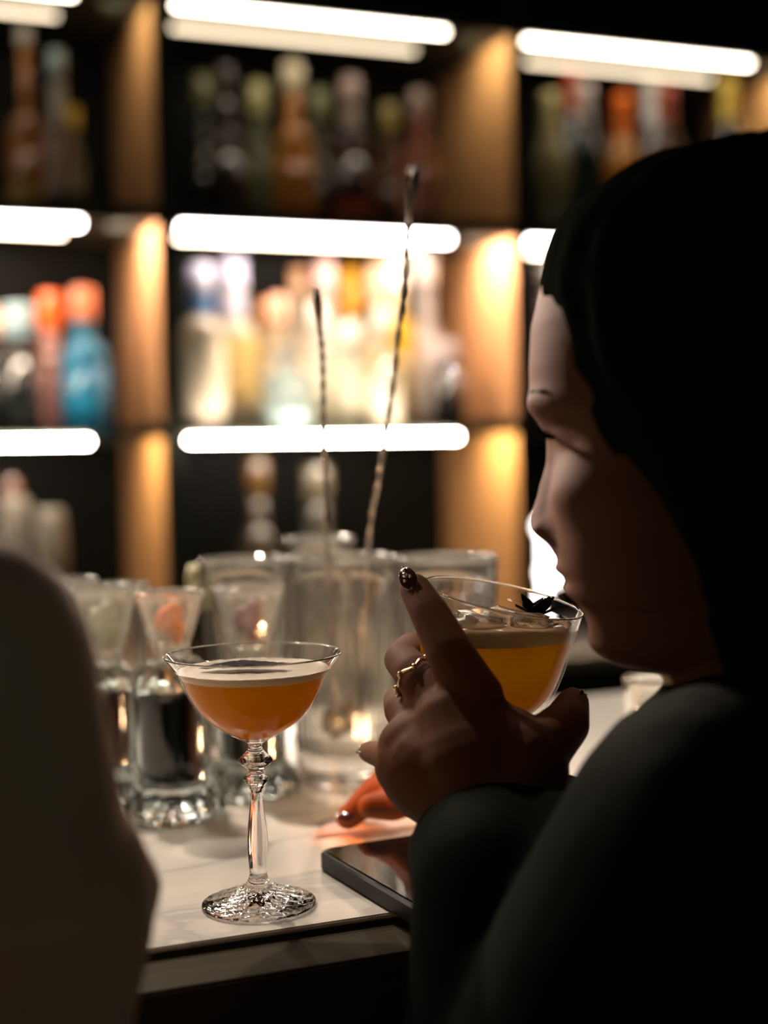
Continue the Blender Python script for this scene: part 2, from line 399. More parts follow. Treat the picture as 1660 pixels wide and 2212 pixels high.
bottle(815, 574, 72, .205, T2, MK(.80, .66, .46), K(.84, .52, .34), 'pale bottle with a peach cap left of the right bar spoon', (.1, .5, L_(.82, .76, .60)), .22, .34, .14, .48, group=gm)
bottle(856, 560, 74, .127, T2, MK(.80, .62, .28), K(.74, .62, .52), 'cream capped bottle with a golden yellow label behind the right bar spoon', (.42, .64, L_(.80, .50, .04)), .18, .34, .14, .50, group=gm)
bottle(918, 548, 68, .19, T2, MK(.82, .76, .72), K(.86, .82, .78), 'tall slim white bottle right of the right bar spoon', (.1, .5, L_(.80, .74, .72)), .16, .40, .16, .54, group=gm)
bottle(968, 738, 74, .10, T2, D_(.012, .012, .012), K(.55, .48, .50), 'short black bottle with a pale round cap at the right end of the shelf', None, .18, .24, .1, .50, group=gm)
bottle(686, 655, 60, .125, T2, MK(.84, .78, .66), K(.86, .84, .74), 'white capped cream bottle just right of the teal bottle', (.1, .55, L_(.84, .78, .62)), .16, .30, .14, .48, group=gm)
bottle(829, 668, 68, .055, T2, MK(.80, .60, .26), K(.86, .84, .76), 'honey coloured bottle with a glossy white cap in front of the peach capped one', (.08, .45, L_(.84, .76, .58)), .16, .30, .14, .50, group=gm)
# middle shelf, left bay
bottle(178, 690-66, 104, .10, T2, G(.03, .36, .62), K(.78, .24, .12), 'bright blue glass bottle with an orange red cap beside the veneer panel', None, .2, .34, .2, .40, group=gl, name='gin_bottle')
bottle(106, 634, 66, .17, T2, MK(.72, .30, .22), K(.86, .14, .02), 'salmon pink bottle with a vivid orange cap left of the blue bottle', (.1, .4, L_(.7, .3, .24)), .24, .40, .14, .62, group=gl)
bottle(40, 660, 84, .08, T2, D_(.012, .014, .013), K(.40, .56, .60), 'black bottle with a pale blue cap at the left edge of the shelf', None, .22, .32, .06, .62, group=gl)
bottle(-30, 668, 84, .16, T2, D_(.02, .02, .02), K(.80, .50, .30), 'dark bottle with a tan cap cut off by the left edge', None, .2, .32, .08, .6, group=gl)
# upper shelf, centre bay
bottle(437, 163, 78, .20, T1, D_(.02, .02, .008), K(.16, .16, .06), 'nearly black bottle with an olive cap, leftmost on the dim centre shelf', None, .2, .36, .16, .42, group=gt)
bottle(487, 145, 86, .12, T1, D_(.03, .015, .008), K(.05, .04, .03), 'dark brown bottle with a copper sheen on its shoulder', None, .14, .40, .10, .34, group=gt)
bottle(556, 180, 66, .19, T1, G(.22, .24, .10), K(.50, .48, .20), 'olive green bottle with a pale yellow green cap left of the amber one', (.05, .4, L_(.18, .19, .09)), .22, .36, .16, .52, group=gt)
bottle(632, 140, 88, .10, T1, G(.85, .33, .04), K(.72, .62, .40), 'amber whisky bottle with a big gold cap in the middle of the upper shelf', (.06, .30, L_(.55, .20, .02)), .16, .38, .22, .42, group=gt, name='whisky_bottle')
bottle(690, 196, 66, .20, T1, G(.10, .10, .05), K(.22, .24, .10), 'dark green bottle close behind the amber whisky bottle', None, .2, .34, .16, .5, group=gt)
bottle(757, 170, 88, .12, T1, D_(.035, .012, .010), K(.42, .30, .26), 'dark red brown bottle with a pinkish cap and white collar', (.02, .14, L_(.45, .06, .01)), .16, .34, .12, .40, collar=K(.45, .38, .30), group=gt)
bottle(840, 226, 66, .20, T1, G(.20, .08, .03), K(.30, .24, .06), 'small brown bottle with a dull yellow cap behind the tip of the right bar spoon', None, .2, .34, .16, .5, group=gt)
bottle(905, 198, 80, .10, T1, G(.42, .10, .03), K(.40, .30, .24), 'russet bottle with a grey pink cap, last before the veneer panel', (.05, .36, L_(.42, .16, .10)), .16, .36, .16, .40, group=gt)
# upper shelf, left bay
bottle(52, 60, 84, .12, T1, G(.42, .17, .04), K(.22, .20, .16), 'tall necked amber bottle with a gold band near its base, upper left bay', (.02, .12, L_(.60, .38, .10)), .10, .46, .18, .30, group=gt, name='whisky_bottle')
bottle(122, 112, 56, .08, T1, G(.30, .22, .18), K(.30, .42, .40), 'slim bottle with a teal and white neck beside the tall amber bottle', (.1, .45, L_(.42, .30, .24)), .14, .42, .16, .46, collar=K(.5, .46, .40), group=gt)
bottle(155, 232, 50, .16, T1, G(.10, .12, .06), K(.60, .42, .06), 'short bottle with a gold top in the upper left bay', None, .2, .34, .2, .5, group=gt)
# upper shelf, right bay: sparkling wine
bottle(1188, 203, 84, .10, T1, D_(.36, .30, .14), Fo(.75, .64, .28), 'sparkling wine bottle wrapped in pale gold foil, leftmost in the right bay', None, neckr=.36, group=gr, name='sparkling_wine_bottle', champagne=True)
bottle(1232, 150, 80, .19, T1, D_(.02, .02, .015), Fo(.35, .06, .03), 'wine bottle with a dark red neck behind the pale gold one', None, neckr=.36, group=gr, name='sparkling_wine_bottle', champagne=True)
bottle(1262, 184, 88, .10, T1, D_(.02, .025, .018), Fo(.62, .52, .48), 'dark green sparkling wine bottle with silver pink foil', None, neckr=.34, group=gr, name='sparkling_wine_bottle', champagne=True)
bottle(1345, 206, 84, .12, T1, D_(.60, .24, .02), Fo(.9, .20, .02), 'sparkling wine bottle with a bright orange neck above the dark hair', None, neckr=.40, group=gr, name='sparkling_wine_bottle', champagne=True)
bottle(1402, 174, 84, .20, T1, D_(.10, .10, .10), Fo(.55, .52, .50), 'sparkling wine bottle with a grey silver neck right of the orange one', None, neckr=.36, group=gr, name='sparkling_wine_bottle', champagne=True)
bottle(1440, 188, 82, .085, T1, D_(.06, .02, .015), Fo(.40, .10, .06), 'sparkling wine bottle with a rusty red cap above the dark hair', None, neckr=.34, group=gr, name='sparkling_wine_bottle', champagne=True)
bottle(1573, 170, 86, .10, T1, D_(.05, .05, .04), Fo(.70, .52, .10), 'sparkling wine bottle with a yellow gold neck at the far right', None, neckr=.36, group=gr, name='sparkling_wine_bottle', champagne=True)
# middle shelf, right bay (seen past the face)
bottle(1178, 575, 62, .08, T2, D_(.16, .12, .09), K(.14, .11, .09), 'dim brown bottle glimpsed between the black upright and the forehead', (.1, .6, L_(.2, .16, .12)), .16, .34, .14, .6, group=gm)
# on the back counter
bottle(24, 1030, 66, .16, CT, G(.30, .10, .06), K(.12, .04, .02), 'dim reddish bottle on the back counter at the left edge', None, .2, .34, .16, .5)
bottle(555, 985, 84, .14, CT, G(.10, .07, .04), K(.10, .05, .015), 'dark bottle on the back counter left of the left bar spoon', None, .16, .34, .16, .5)
bottle(684, 1005, 84, .12, CT, G(.10, .09, .06), K(.10, .08, .05), 'dark bottle on the back counter behind the left bar spoon', None, .16, .34, .16, .6)

# small round lamp beyond the lips
lp = PY(1192, 1243, YS+.06)
lamp = thing('globe_lamp', 'small glowing white globe lamp on the back counter beyond the lips', 'lamp', (lp.x, lp.y, CT))
link('lamp_base', lathe_me('lamp_base', [(0, 0), (.035, 0), (.035, .008), (.006, .014), (.006, lp.z-CT-.022), (.016, lp.z-CT-.018), (0, lp.z-CT-.016)], 24), principled('lamp_metal', (.3, .25, .2), .3, metal=1), lamp).location = lamp.location
lamp.children[-1].matrix_parent_inverse = Matrix.Translation(-lamp.location)
bm = bmesh.new(); bmesh.ops.create_uvsphere(bm, u_segments=24, v_segments=16, radius=.028)
g = link('globe', from_bm(bm, 'globe'), emitter('lamp_glow', (1, .9, .85), 9), lamp); g.location = (lp.x, lp.y, lp.z+.006)
g.matrix_parent_inverse = Matrix.Translation(-lamp.location)

lp2 = PY(1174, 1142, YS+.16)
l2mp = thing('globe_lamp', 'taller glowing globe lamp showing under the tip of the nose', 'lamp', (lp2.x, lp2.y, CT))
for nm, me_, m_ in (('lamp_base', lathe_me('lamp_base', [(0, 0), (.035, 0), (.035, .008), (.006, .014), (.006, lp2.z-CT-.018), (.014, lp2.z-CT-.014), (0, lp2.z-CT-.012)], 24), lamp.children[0].data.materials[0]),):
    o_ = link(nm, me_, m_, l2mp); o_.location = l2mp.location; o_.matrix_parent_inverse = Matrix.Translation(-l2mp.location)
bm = bmesh.new(); bmesh.ops.create_uvsphere(bm, u_segments=24, v_segments=16, radius=.018)
g = link('globe', from_bm(bm, 'globe'), g.data.materials[0], l2mp); g.location = (lp2.x, lp2.y, lp2.z+.006)
g.matrix_parent_inverse = Matrix.Translation(-l2mp.location)
def at(o, loc, parent=None):
    o.location = loc
    if parent: o.matrix_parent_inverse = Matrix.Translation(-parent.location)
    return o

# ------------------------------------------------------------------ the coupe in focus
cp = PZ(560, 1957, BT); cp.z = BT+.0004
coupe = thing('coupe_glass', 'footed coupe glass of foamy orange cocktail standing on the marble', 'cocktail glass', cp)
outer = [(.0005, .0916), (.0040, .0895), (.0037, .0880), (.0042, .0862), (.0066, .0836), (.0096, .0812), (.0098, .0800), (.0082, .0783), (.0048, .0756), (.0040, .0742),
         (.0042, .0728), (.0068, .0708), (.0070, .0698), (.0056, .0680), (.0044, .0665), (.0042, .0654), (.0031, .0642), (.0030, .0620), (.0038, .0540), (.0050, .0450), (.0056, .0380),
         (.0055, .0300), (.0049, .0220), (.0047, .0180), (.0056, .0150), (.0066, .0132), (.0072, .0122), (.0092, .0108), (.0150, .0080), (.0220, .0052), (.0290, .0032), (.0312, .0022), (.0315, .0012), (.0306, .0002), (.024, .0006), (.010, .0030), (0, .0040)]
bowl_out = [(.0040, .0895), (.0052, .0903), (.0110, .0935), (.0190, .0975), (.0265, .1030), (.0325, .1100), (.0368, .1175), (.0405, .1260), (.0430, .1310), (.0455, .1345), (.0488, .1388)]
bowl_in = [(r-.0010, z+.0004) for r, z in bowl_out[2:]]
bowl_in = [(0, .0918), (.0050, .0922)]+bowl_in
bo = smooth_prof(bowl_out, 5); bi = smooth_prof(bowl_in, 5)
prof = bi+[(.0482, .1394), (.0487, .1393)]+bo[::-1]+outer[2:]
def footmod(r, z, t):
    if z < .0118 and r > .008:
        a = math.cos(16*t); k = math.cos((r-.008)*1150)
        return r*(1+.012*a*k)
    if .019 < z < .064 and r < .006: return r*(1+.035*math.cos(6*t))
    return r
bm = bmesh.new()
# finer rings over the foot so that the dimples read
fine = []
for a, b in zip(prof, prof[1:]):
    fine.append(a)
    if a[1] < .0125 and b[1] < .0125 and a[0] > .006 and a[1] > .001:
        for s in range(1, 6): fine.append((a[0]+(b[0]-a[0])*s/6, a[1]+(b[1]-a[1])*s/6))
fine.append(prof[-1])
lathe(bm, fine, 96, mod=footmod)
for v in bm.verts:
    r = math.hypot(v.co.x, v.co.y); t = math.atan2(v.co.y, v.co.x)
    if .009 < r < .030 and v.co.z > .0025 and v.co.z < .012: v.co.z += .00045*math.cos(16*t)*math.cos((r-.008)*1500)
gme = from_bm(bm, 'glass')
for p in gme.polygons: p.material_index = 1 if .094 < p.center.z < .1310 else 0
at(link('glass', gme, [GLASS, BOWL], coupe), cp, coupe)
liq = [(0, .0921), (.0048, .0925)]+[(r-.0012, z+.0003) for r, z in bowl_out[2:8]]
lz = .1290
liq = smooth_prof(liq, 4); rl = liq[-1][0]
LIQ = cloudy('orange_cocktail', (.95, .40, .008), (1.0, .58, .015), .6)
at(link('cocktail', lathe_me('cocktail', liq+[(rl, liq[-1][1]+.0001), (0, liq[-1][1]+.0001)], 64), LIQ, coupe), cp, coupe)
FOAM = cloudy('foam', (.80, .66, .50), (.85, .70, .50), .3, rough=.4)
rz = liq[-1][1]+.0003
bm = bmesh.new()
lathe(bm, [(0, rz), (rl-.0001, rz), (rl+.0012, rz+.0022), (rl+.0022, rz+.0042), (rl+.0019, rz+.0044), (rl-.002, rz+.0037)]+[(rl*(1-k/10)+.0, rz+.0036) for k in range(1, 10)]+[(0, rz+.0036)], 72)
for v in bm.verts:
    if v.co.z > rz+.003: v.co.z += .0005*mnoise.noise(v.co*260)
at(link('foam', from_bm(bm, 'foam'), FOAM, coupe), cp, coupe)
# dark dried petal floating on the foam
pet = thing('dried_petal', 'dark purple dried petal floating on the foam of the coupe', 'garnish', cp+Vector((-.004, 0, rz+.0045)))
bm = bmesh.new(); n = 22
for layer in (0, 1):
    pass
grid = []
for i in range(n+1):
    t = i/n; w = .0085*math.sin(PI*min(1, t*1.02))**.7+.0006
    row = []
    for j in range(7):
        s = (j/6-.5)*2
        x = -.026+.050*t; y = s*w+.002*math.sin(4*t)
        z = .0010+.0022*s*s*math.sin(PI*t)+.0035*max(0, t-.75)*4*.5+.0007*mnoise.noise(Vector((x*300, y*300, 2)))
        row.append(bm.verts.new((x, y, z)))
    grid.append(row)
for i in range(n):
    for j in range(6): bm.faces.new((grid[i][j], grid[i+1][j], grid[i+1][j+1], grid[i][j+1]))
r_ = bmesh.ops.solidify(bm, geom=bm.faces[:], thickness=.0006)
rotm = Matrix.Rotation(-YAW+.05, 4, 'Z')
bmesh.ops.transform(bm, matrix=rotm, verts=bm.verts)
PETM = principled('dark_petal', (.014, .004, .009), .7, spec=.2, var=.4, vscale=200)
at(link('petal', from_bm(bm, 'petal'), PETM, pet), pet.location, pet)

# ------------------------------------------------------------------ the tilted glass being drunk from
AX = .782
rimc = PD(1086, 1290, AX)
botc = PD(1160, 1548, AX-.006)
up2 = (rimc-PD(1140, 1548, AX+.003)).normalized()
# rim plane: leans to the mouth and a little to the lens
right = (PD(1270, 1326, AX)-PD(905, 1256, AX)).normalized()
tocam = (CAM-rimc); 
axis = (right.cross(tocam)).normalized()
if axis.z < 0: axis = -axis
axis = (axis+(-fwd)*.17).normalized()
right = (right-axis*right.dot(axis)).normalized(); bk = axis.cross(right)
MG = Matrix((right, bk, axis)).transposed().to_4x4()
Rg = .0452; Hb = .0700
MG.translation = rimc-axis*Hb
g2 = thing('cocktail_glass', 'tilted stemmed glass of iced orange cocktail held up to the lips', 'cocktail glass', MG.translation)
bo = smooth_prof([(.0035, -.002), (.010, .0012), (.0215, .0036), (.0315, .0100), (.0375, .0195), (.0410, .0330), (.0430, .0490), (.0443, .0620), (Rg, Hb)], 5)
bi = smooth_prof([(0, .0014), (.0095, .0030), (.0205, .0050), (.0303, .0112), (.0363, .0206), (.0398, .0336), (.0418, .0493), (.0432, .0620), (Rg-.0011, Hb)], 5)
bm = bmesh.new()
lathe(bm, bi+[(Rg-.0006, Hb+.0005), (Rg-.0001, Hb+.0004)]+bo[::-1]+[(.0034, -.004), (.0034, -.036), (.005, -.040), (.012, -.0425), (.026, -.0445), (.026, -.0456), (0, -.0455)], 72)
bmesh.ops.transform(bm, matrix=MG, verts=bm.verts)
gme = from_bm(bm, 'glass'); MI = MG.inverted()
for p in gme.polygons: p.material_index = 1 if 0 < (MI@p.center).z < Hb-.008 else 0
link('glass', gme, [GLASS, BOWL], g2).matrix_parent_inverse = Matrix.Translation(-g2.location)
# drink surface stays level
lm = cloudy('iced_cocktail', (.9, .36, .012), (1.0, .60, .03), .65, var=.3, vscale=45)
lv = smooth_prof([(0, .0018), (.0090, .0034), (.0200, .0054), (.0298, .0117), (.0358, .0211), (.0393, .0340), (.0413, .0495), (.0416, .0560)], 5)
def slab(name, prof, top, mat, nz=0, zmin=None):
    bm = bmesh.new(); lathe(bm, prof+[(0, prof[-1][1])], 64)
    return bm
S0 = PD(1110, 1382, AX); 
nrm = Vector((0, 0, 1))
bm = slab('l', lv, 0, lm)
bmesh.ops.transform(bm, matrix=MG, verts=bm.verts)
res = bmesh.ops.bisect_plane(bm, geom=bm.verts[:]+bm.edges[:]+bm.faces[:], plane_co=S0, plane_no=nrm, clear_outer=True)
ed = [e for e in bm.edges if e.is_boundary]
bmesh.ops.holes_fill(bm, edges=ed)
link('cocktail', from_bm(bm, 'cocktail'), lm, g2).matrix_parent_inverse = Matrix.Translation(-g2.location)
# pale froth and ice above it
lv2 = smooth_prof([(r*1.0, z) for r, z in [(0, .0018), (.0298, .0117), (.0358, .0211), (.0393, .0340), (.0413, .0495), (.0420, .0590), (.0423, .0620)]], 5)
S1 = S0+Vector((0, 0, .0085))
bm = slab('f', lv2, 0, lm); bmesh.ops.transform(bm, matrix=MG, verts=bm.verts)
bmesh.ops.bisect_plane(bm, geom=bm.verts[:]+bm.edges[:]+bm.faces[:], plane_co=S1, plane_no=nrm, clear_outer=True)
bmesh.ops.bisect_plane(bm, geom=bm.verts[:]+bm.edges[:]+bm.faces[:], plane_co=S0+Vector((0, 0, .0004)), plane_no=nrm, clear_inner=True)
bmesh.ops.holes_fill(bm, edges=[e for e in bm.edges if e.is_boundary])
FR = cloudy('iced_froth', (.72, .50, .32), (.9, .64, .40), .5, var=.45, vscale=110)
link('froth', from_bm(bm, 'froth'), FR, g2).matrix_parent_inverse = Matrix.Translation(-g2.location)
ICE = principled('ice', (.95, .93, .9), .06, trans=.9, ior=1.31, bump=.5, bscale=120)
for i, (ix, iy, idp, s) in enumerate([(1035, 1338, .775, .012), (1095, 1335, .790, .012), (985, 1325, .785, .010), (1150, 1350, .775, .010)]):
    bm = bmesh.new(); box(bm, (-s, -s, -s*.5), (s, s, s*.5), s*.25)
    c = PD(ix, iy, idp)
    bmesh.ops.transform(bm, matrix=Matrix.Translation(Vector((c.x, c.y, S1.z+.001)))@Matrix.Rotation(.7*i+.2, 4, 'Z')@Matrix.Rotation(.25, 4, 'X'), verts=bm.verts)
    o = link('ice_cube', from_bm(bm, 'ice_cube'), ICE); tag(o, ['large clear ice cube nearest the index finger side of the held drink', 'flat ice cube floating at the far side of the held drink', 'small ice cube at the left rim of the held drink', 'ice cube beside the dark flower in the held drink'][i], 'ice', 'ice cubes in the held drink')
# dark dried flower at the rim
fl = PD(1160, 1312, AX+.004); fl.z = S1.z+.001
flo = thing('dried_flower', 'dark maroon dried flower sitting by the rim of the held drink', 'garnish', fl)
for k in range(9):
    a = k*2*PI/9; bm = bmesh.new(); L = .011+.004*random.random()
    rows = []
    for i in range(7):
        t = i/6; w = .0050*math.sin(PI*min(1, t*.9+.1))+.0003
        p = Vector((L*t*math.cos(a)*.9, L*t*math.sin(a)*.9, .002+.014*t*(1-.15*(k % 3))*(.7+.3*math.sin(3*k))))
        sd = Vector((-math.sin(a), math.cos(a), 0))*w
        rows.append([bm.verts.new(p-sd+Vector((0, 0, .0015))), bm.verts.new(p), bm.verts.new(p+sd+Vector((0, 0, .0015)))])
    for r1, r2 in zip(rows, rows[1:]):
        for j in (0, 1): bm.faces.new((r1[j], r1[j+1], r2[j+1], r2[j]))
    bmesh.ops.solidify(bm, geom=bm.faces[:], thickness=.0008)
    at(link('petal', from_bm(bm, 'petal'), PETM, flo), fl, flo)

# ------------------------------------------------------------------ phone
pA, pB = PZ(684, 1838, BT+.010), PZ(935, 1985, BT+.010)
lx = (pB-pA).normalized(); ln = .149; wd = Vector((-lx.y, lx.x, 0)); wd = wd if wd.x > 0 else -wd
ph = thing('smartphone', 'black smartphone in a dark case lying on the marble beside the sleeve', 'phone', (pA+lx*ln/2+wd*.037).xyz)
ph.location.z = BT
def rrect(bm, w, l, rad, z0, z1, bev=.0012):
    pts = []
    for cx, cy, a0 in ((w/2-rad, l/2-rad, 0), (-w/2+rad, l/2-rad, PI/2), (-w/2+rad, -l/2+rad, PI), (w/2-rad, -l/2+rad, 3*PI/2)):
        for k in range(9): a = a0+PI/2*k/8; pts.append((cx, cy, math.cos(a), math.sin(a)))
    lay = []
    for z, off in ((z0, -bev), (z0+bev, 0), (z1-bev, 0), (z1, -bev)):
        lay.append([bm.verts.new((cx+(rad+off)*c, cy+(rad+off)*s, z)) for cx, cy, c, s in pts])
    for a, b in zip(lay, lay[1:]):
        for k in range(len(a)): bm.faces.new((a[k], a[(k+1) % len(a)], b[(k+1) % len(a)], b[k]))
    bm.faces.new(lay[0][::-1]); bm.faces.new(lay[-1])
RM = Matrix((wd, lx, Vector((0, 0, 1)))).transposed().to_4x4(); RM.translation = ph.location+Vector((0, 0, .0004))
for nm, w, l, rad, z0, z1, m in (('case', .076, .149, .011, 0, .0105, principled('phone_case', (.010, .011, .010), .45, spec=.3)), ('screen', .070, .143, .009, .0107, .0113, principled('screen_glass', (.004, .004, .004), .05, spec=.22))):
    bm = bmesh.new(); rrect(bm, w, l, rad, z0, z1, .0012 if nm == 'case' else .0002)
    bmesh.ops.transform(bm, matrix=RM, verts=bm.verts)
    link(nm, from_bm(bm, nm), m, ph, autos=40)

# ------------------------------------------------------------------ napkin
nk = PZ(800, 1795, BT)
bm = bmesh.new()
n = 24; g_ = []
c0, c1, c2 = PZ(672, 1812, BT), PZ(935, 1790, BT), PZ(735, 1772, BT)
for i in range(n+1):
    row = []
    for j in range(n+1):
        u, v = i/n, j/n
        p = c0+(c1-c0)*u+(c2-c0)*v*1.2
        z = .0016+.0022*(mnoise.noise(Vector((u*4, v*3, 1)))+.6)+.010*max(0, u-.55)*v
        row.append(bm.verts.new((p.x, p.y, BT+max(.001, z))))
    g_.append(row)
for i in range(n):
    for j in range(n): bm.faces.new((g_[i][j], g_[i+1][j], g_[i+1][j+1], g_[i][j+1]))
bmesh.ops.solidify(bm, geom=bm.faces[:], thickness=.0008)
tag(link('napkin', from_bm(bm, 'napkin'), principled('napkin_paper', (.78, .62, .58), .8)), 'crumpled white paper napkin under the fingers behind the phone', 'napkin')

# ------------------------------------------------------------------ mixing glasses and bar spoons
def mixing_glass(px, depth, ytop, wpx, label, base_t=.018, ribs=0, flare=1.0, group='tall mixing glasses at the back of the bar', name='mixing_glass', mat=None):
    c = PD(px, ytop, depth); H = c.z-BT; R = wpx/F*depth/2
    loc = Vector((c.x, c.y, BT+.0005)); t = .0028
    e = thing(name, label, 'glass', loc, group)
    mod = (lambda r, z, th: r*(1+.022*math.cos(ribs*th)) if base_t < z < H*.80 else r) if ribs else None
    prof = [(0, base_t)]+[(R*.80-t, base_t+.001), (R*.84-t, base_t+.006)]+[((R*(.85+.13*k/8))-t, base_t+.006+(H-base_t-.012)*k/8) for k in range(1, 9)]+[(R-t*.9, H-.004), (R-t*.6, H), (R, H-.001), (R*flare, H-.004)]
    prof += [(R*(.86+.13*k/14), (H-.01)*k/14) for k in range(13, 0, -1)]+[(R*.86, .006), (R*.92, .004), (R*.90, .0005), (0, .0005)]
    bm = bmesh.new(); lathe(bm, prof, 96, mod=mod); gme = from_bm(bm, 'glass')
    for p in gme.polygons: p.material_index = 1 if p.center.z > H-.0055 else 0  # rim highlight painted as a paler band
    at(link('glass', gme, [mat or HAZEG, RIMG], e), loc, e)
    return e, loc, R, H
mg1 = mixing_glass(736, 1.09, 1200, 236, 'ribbed mixing glass holding the two long bar spoons', ribs=36, base_t=.022)
mixing_glass(526, 1.14, 1206, 196, 'mixing glass standing left of the one with the bar spoons', base_t=.02)
mixing_glass(962, 1.10, 1200, 226, 'wide mixing glass standing behind the held drink', base_t=.02, ribs=30)
mixing_glass(690, 1.235, 1160, 150, 'slimmer glass just visible behind the one with the bar spoons', base_t=.012)
# spoons
def spoon(pts, rad, label, head):
    e = thing('bar_spoon', label, 'spoon', pts[-1], 'long twisted bar spoons')
    # dense points
    dense = []
    P = [pts[0]]+pts+[pts[-1]]
    for i in range(1, len(P)-2):
        for s in range(24):
            t = s/24; dense.append(.5*((2*P[i])+(-P[i-1]+P[i+1])*t+(2*P[i-1]-5*P[i]+4*P[i+1]-P[i+2])*t*t+(-P[i-1]+3*P[i]-3*P[i+1]+P[i+2])*t**3))
    dense.append(pts[-1])
    bm = bmesh.new(); tube(bm, dense, rad, 12, twist=.55)
    link('twisted_handle', from_bm(bm, 'twisted_handle'), STEEL, e)
    d = (pts[0]-pts[1]).normalized()
    bm = bmesh.new()
    tip = pts[0]
    if head == 'fork':
        side = RT
        for s in (-1, .15, 1):
            q = [tip-d*.004, tip+d*.012+side*.0012*s, tip+d*.028+side*.0030*s, tip+d*.042+side*.0030*s]
            tube(bm, q, [.0017, .0016, .0014, .0011], 8)
        bmesh.ops.create_uvsphere(bm, u_segments=12, v_segments=8, radius=.0024, matrix=Matrix.Translation(tip))
    else:
        tube(bm, [tip-d*.01, tip+d*.004, tip+d*.014, tip+d*.020], [.0018, .0026, .0030, .0022], 12)
        bmesh.ops.create_uvsphere(bm, u_segments=12, v_segments=8, radius=.0026, matrix=Matrix.Translation(tip+d*.020))
    link('handle_end', from_bm(bm, 'handle_end'), STEEL, e)
    b = pts[-1]; bm = bmesh.new(); bmesh.ops.create_uvsphere(bm, u_segments=20, v_segments=12, radius=.011)
    bmesh.ops.scale(bm, vec=(1, .35, 1.35), verts=bm.verts); bmesh.ops.translate(bm, vec=b+Vector((0, 0, .006)), verts=bm.verts)
    link('spoon_bowl', from_bm(bm, 'spoon_bowl'), STEEL, e)
_, ml, mr, mh = mg1
b1 = ml+Vector((-.010, -.010, .040)); b2 = ml+Vector((.010, .008, .040))
spoon([PD(690, 690, .985), PD(697, 780, .99), PD(699, 920, 1.01), PD(704, 1100, 1.045), b1], .0016, 'shorter looking bar spoon with a rounded tip, left in the ribbed mixing glass', 'bud')
spoon([PD(883, 490, .96), PD(870, 640, .975), PD(845, 860, 1.0), PD(817, 1040, 1.03), PD(799, 1150, 1.055), b2], .0017, 'taller bar spoon with a forked tip leaning right in the ribbed mixing glass', 'fork')

# ------------------------------------------------------------------ jars with flared cups, left
def jar(px, depth, ybot, wpx, ytop, label, cmat, contents_name):
    c = PD(px, ybot, depth); R = wpx/F*depth/2
    loc = Vector((c.x, c.y, BT+.0005)); H = PD(px, ytop, depth).z-BT
    e = thing('spice_jar', label, 'jar', loc, 'thick based jars of dark spices')
    lob = lambda r, z, t: r*(1+.06*abs(math.cos(5*t))) if z > H*.86 and r > R*.5 else (r*(1+.035*math.cos(14*t)) if z < .018 and r > R*.7 else r)
    prof = [(0, .022), (R*.68, .022), (R*.80, .030)]+[(R*.80, .030+(H*.86-.030)*k/5) for k in range(1, 6)]+[(R*.72, H*.93), (R*.5, H*.985), (R*.5, H), (R*.56, H), (R*.62, H*.98), (R*.82, H*.94), (R*.92, H*.87)]
    prof += [(R*.89, .030+(H*.85-.030)*k/6) for k in range(6, -1, -1)]+[(R*.95, .022), (R*1.12, .016), (R*1.22, .009), (R*1.20, .001), (0, .001)]
    bm = bmesh.new(); lathe(bm, prof, 80, mod=lob); gme = from_bm(bm, 'jar_glass')
    for p in gme.polygons: p.material_index = 1 if p.center.z > H*.86 and math.cos(5*math.atan2(p.center.y, p.center.x))**2 > .35 else 0  # whitish lobes painted as highlights on the neck facets
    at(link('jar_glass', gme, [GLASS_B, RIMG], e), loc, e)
    bm = bmesh.new(); rr = R*.78; lathe(bm, [(0, .0235), (rr*.86, .0235), (rr, .032)]+[(rr, .032+(H*.80-.032)*k/14) for k in range(1, 15)]+[(rr*.8, H*.82), (0, H*.83)], 48)
    for v in bm.verts:
        q = mnoise.noise(v.co*220+loc*9); v.co.x *= 1-.05*abs(q); v.co.y *= 1-.05*abs(q); v.co.z += .002*q if v.co.z > H*.5 else 0
    at(link(contents_name, from_bm(bm, contents_name), cmat, e), loc, e)
    return loc, H, R
def cup(loc, H0, px_w, depth, ytop, px, label, garn, gname, glabel, gcat):
    H = PD(px, ytop, depth).z-(BT+H0); R = px_w/F*depth/2
    l2 = Vector((loc.x, loc.y, BT+H0+.0012))
    e = thing('flared_glass_cup', label, 'glass cup', l2, 'flared glass cups on top of the spice jars')
    t = .0016
    prof = smooth_prof([(0, .006), (R*.40, .0068), (R*.52-t, .013), (R*.66-t, H*.45), (R*.86-t, H*.8), (R-t, H-.001)], 4)+[(R-t/2, H), (R, H-.002)]+smooth_prof([(R, H-.003), (R*.90, H*.78), (R*.70, H*.42), (R*.54, .010), (R*.50, .004), (R*.50, .0005)], 4)+[(0, .0005)]
    bm = bmesh.new(); lathe(bm, prof, 64, mod=lambda r, z, th: r*(1+.03*math.cos(12*th)) if z < H*.45 else r)
    gme = from_bm(bm, 'glass')
    for p in gme.polygons: p.material_index = 1 if p.center.z > H-.007 or p.center.z < .010 else 0  # highlights painted pale at lip and foot
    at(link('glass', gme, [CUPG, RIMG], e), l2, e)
    bm = bmesh.new()
    for k in range(5):
        a = k*1.3; q = bmesh.ops.create_icosphere(bm, subdivisions=2, radius=R*.26)
        bmesh.ops.scale(bm, vec=(1, .7, 1.2), verts=q['verts'])
        bmesh.ops.translate(bm, vec=(R*.20*math.cos(a), R*.20*math.sin(a), .012+R*.30+H*.07*k), verts=q['verts'])
    for v in bm.verts: v.co += v.co.normalized()*.0015*mnoise.noise(v.co*300)
    o = link(gname, from_bm(bm, gname), garn); o.location = l2; tag(o, glabel, gcat, None, 'stuff')
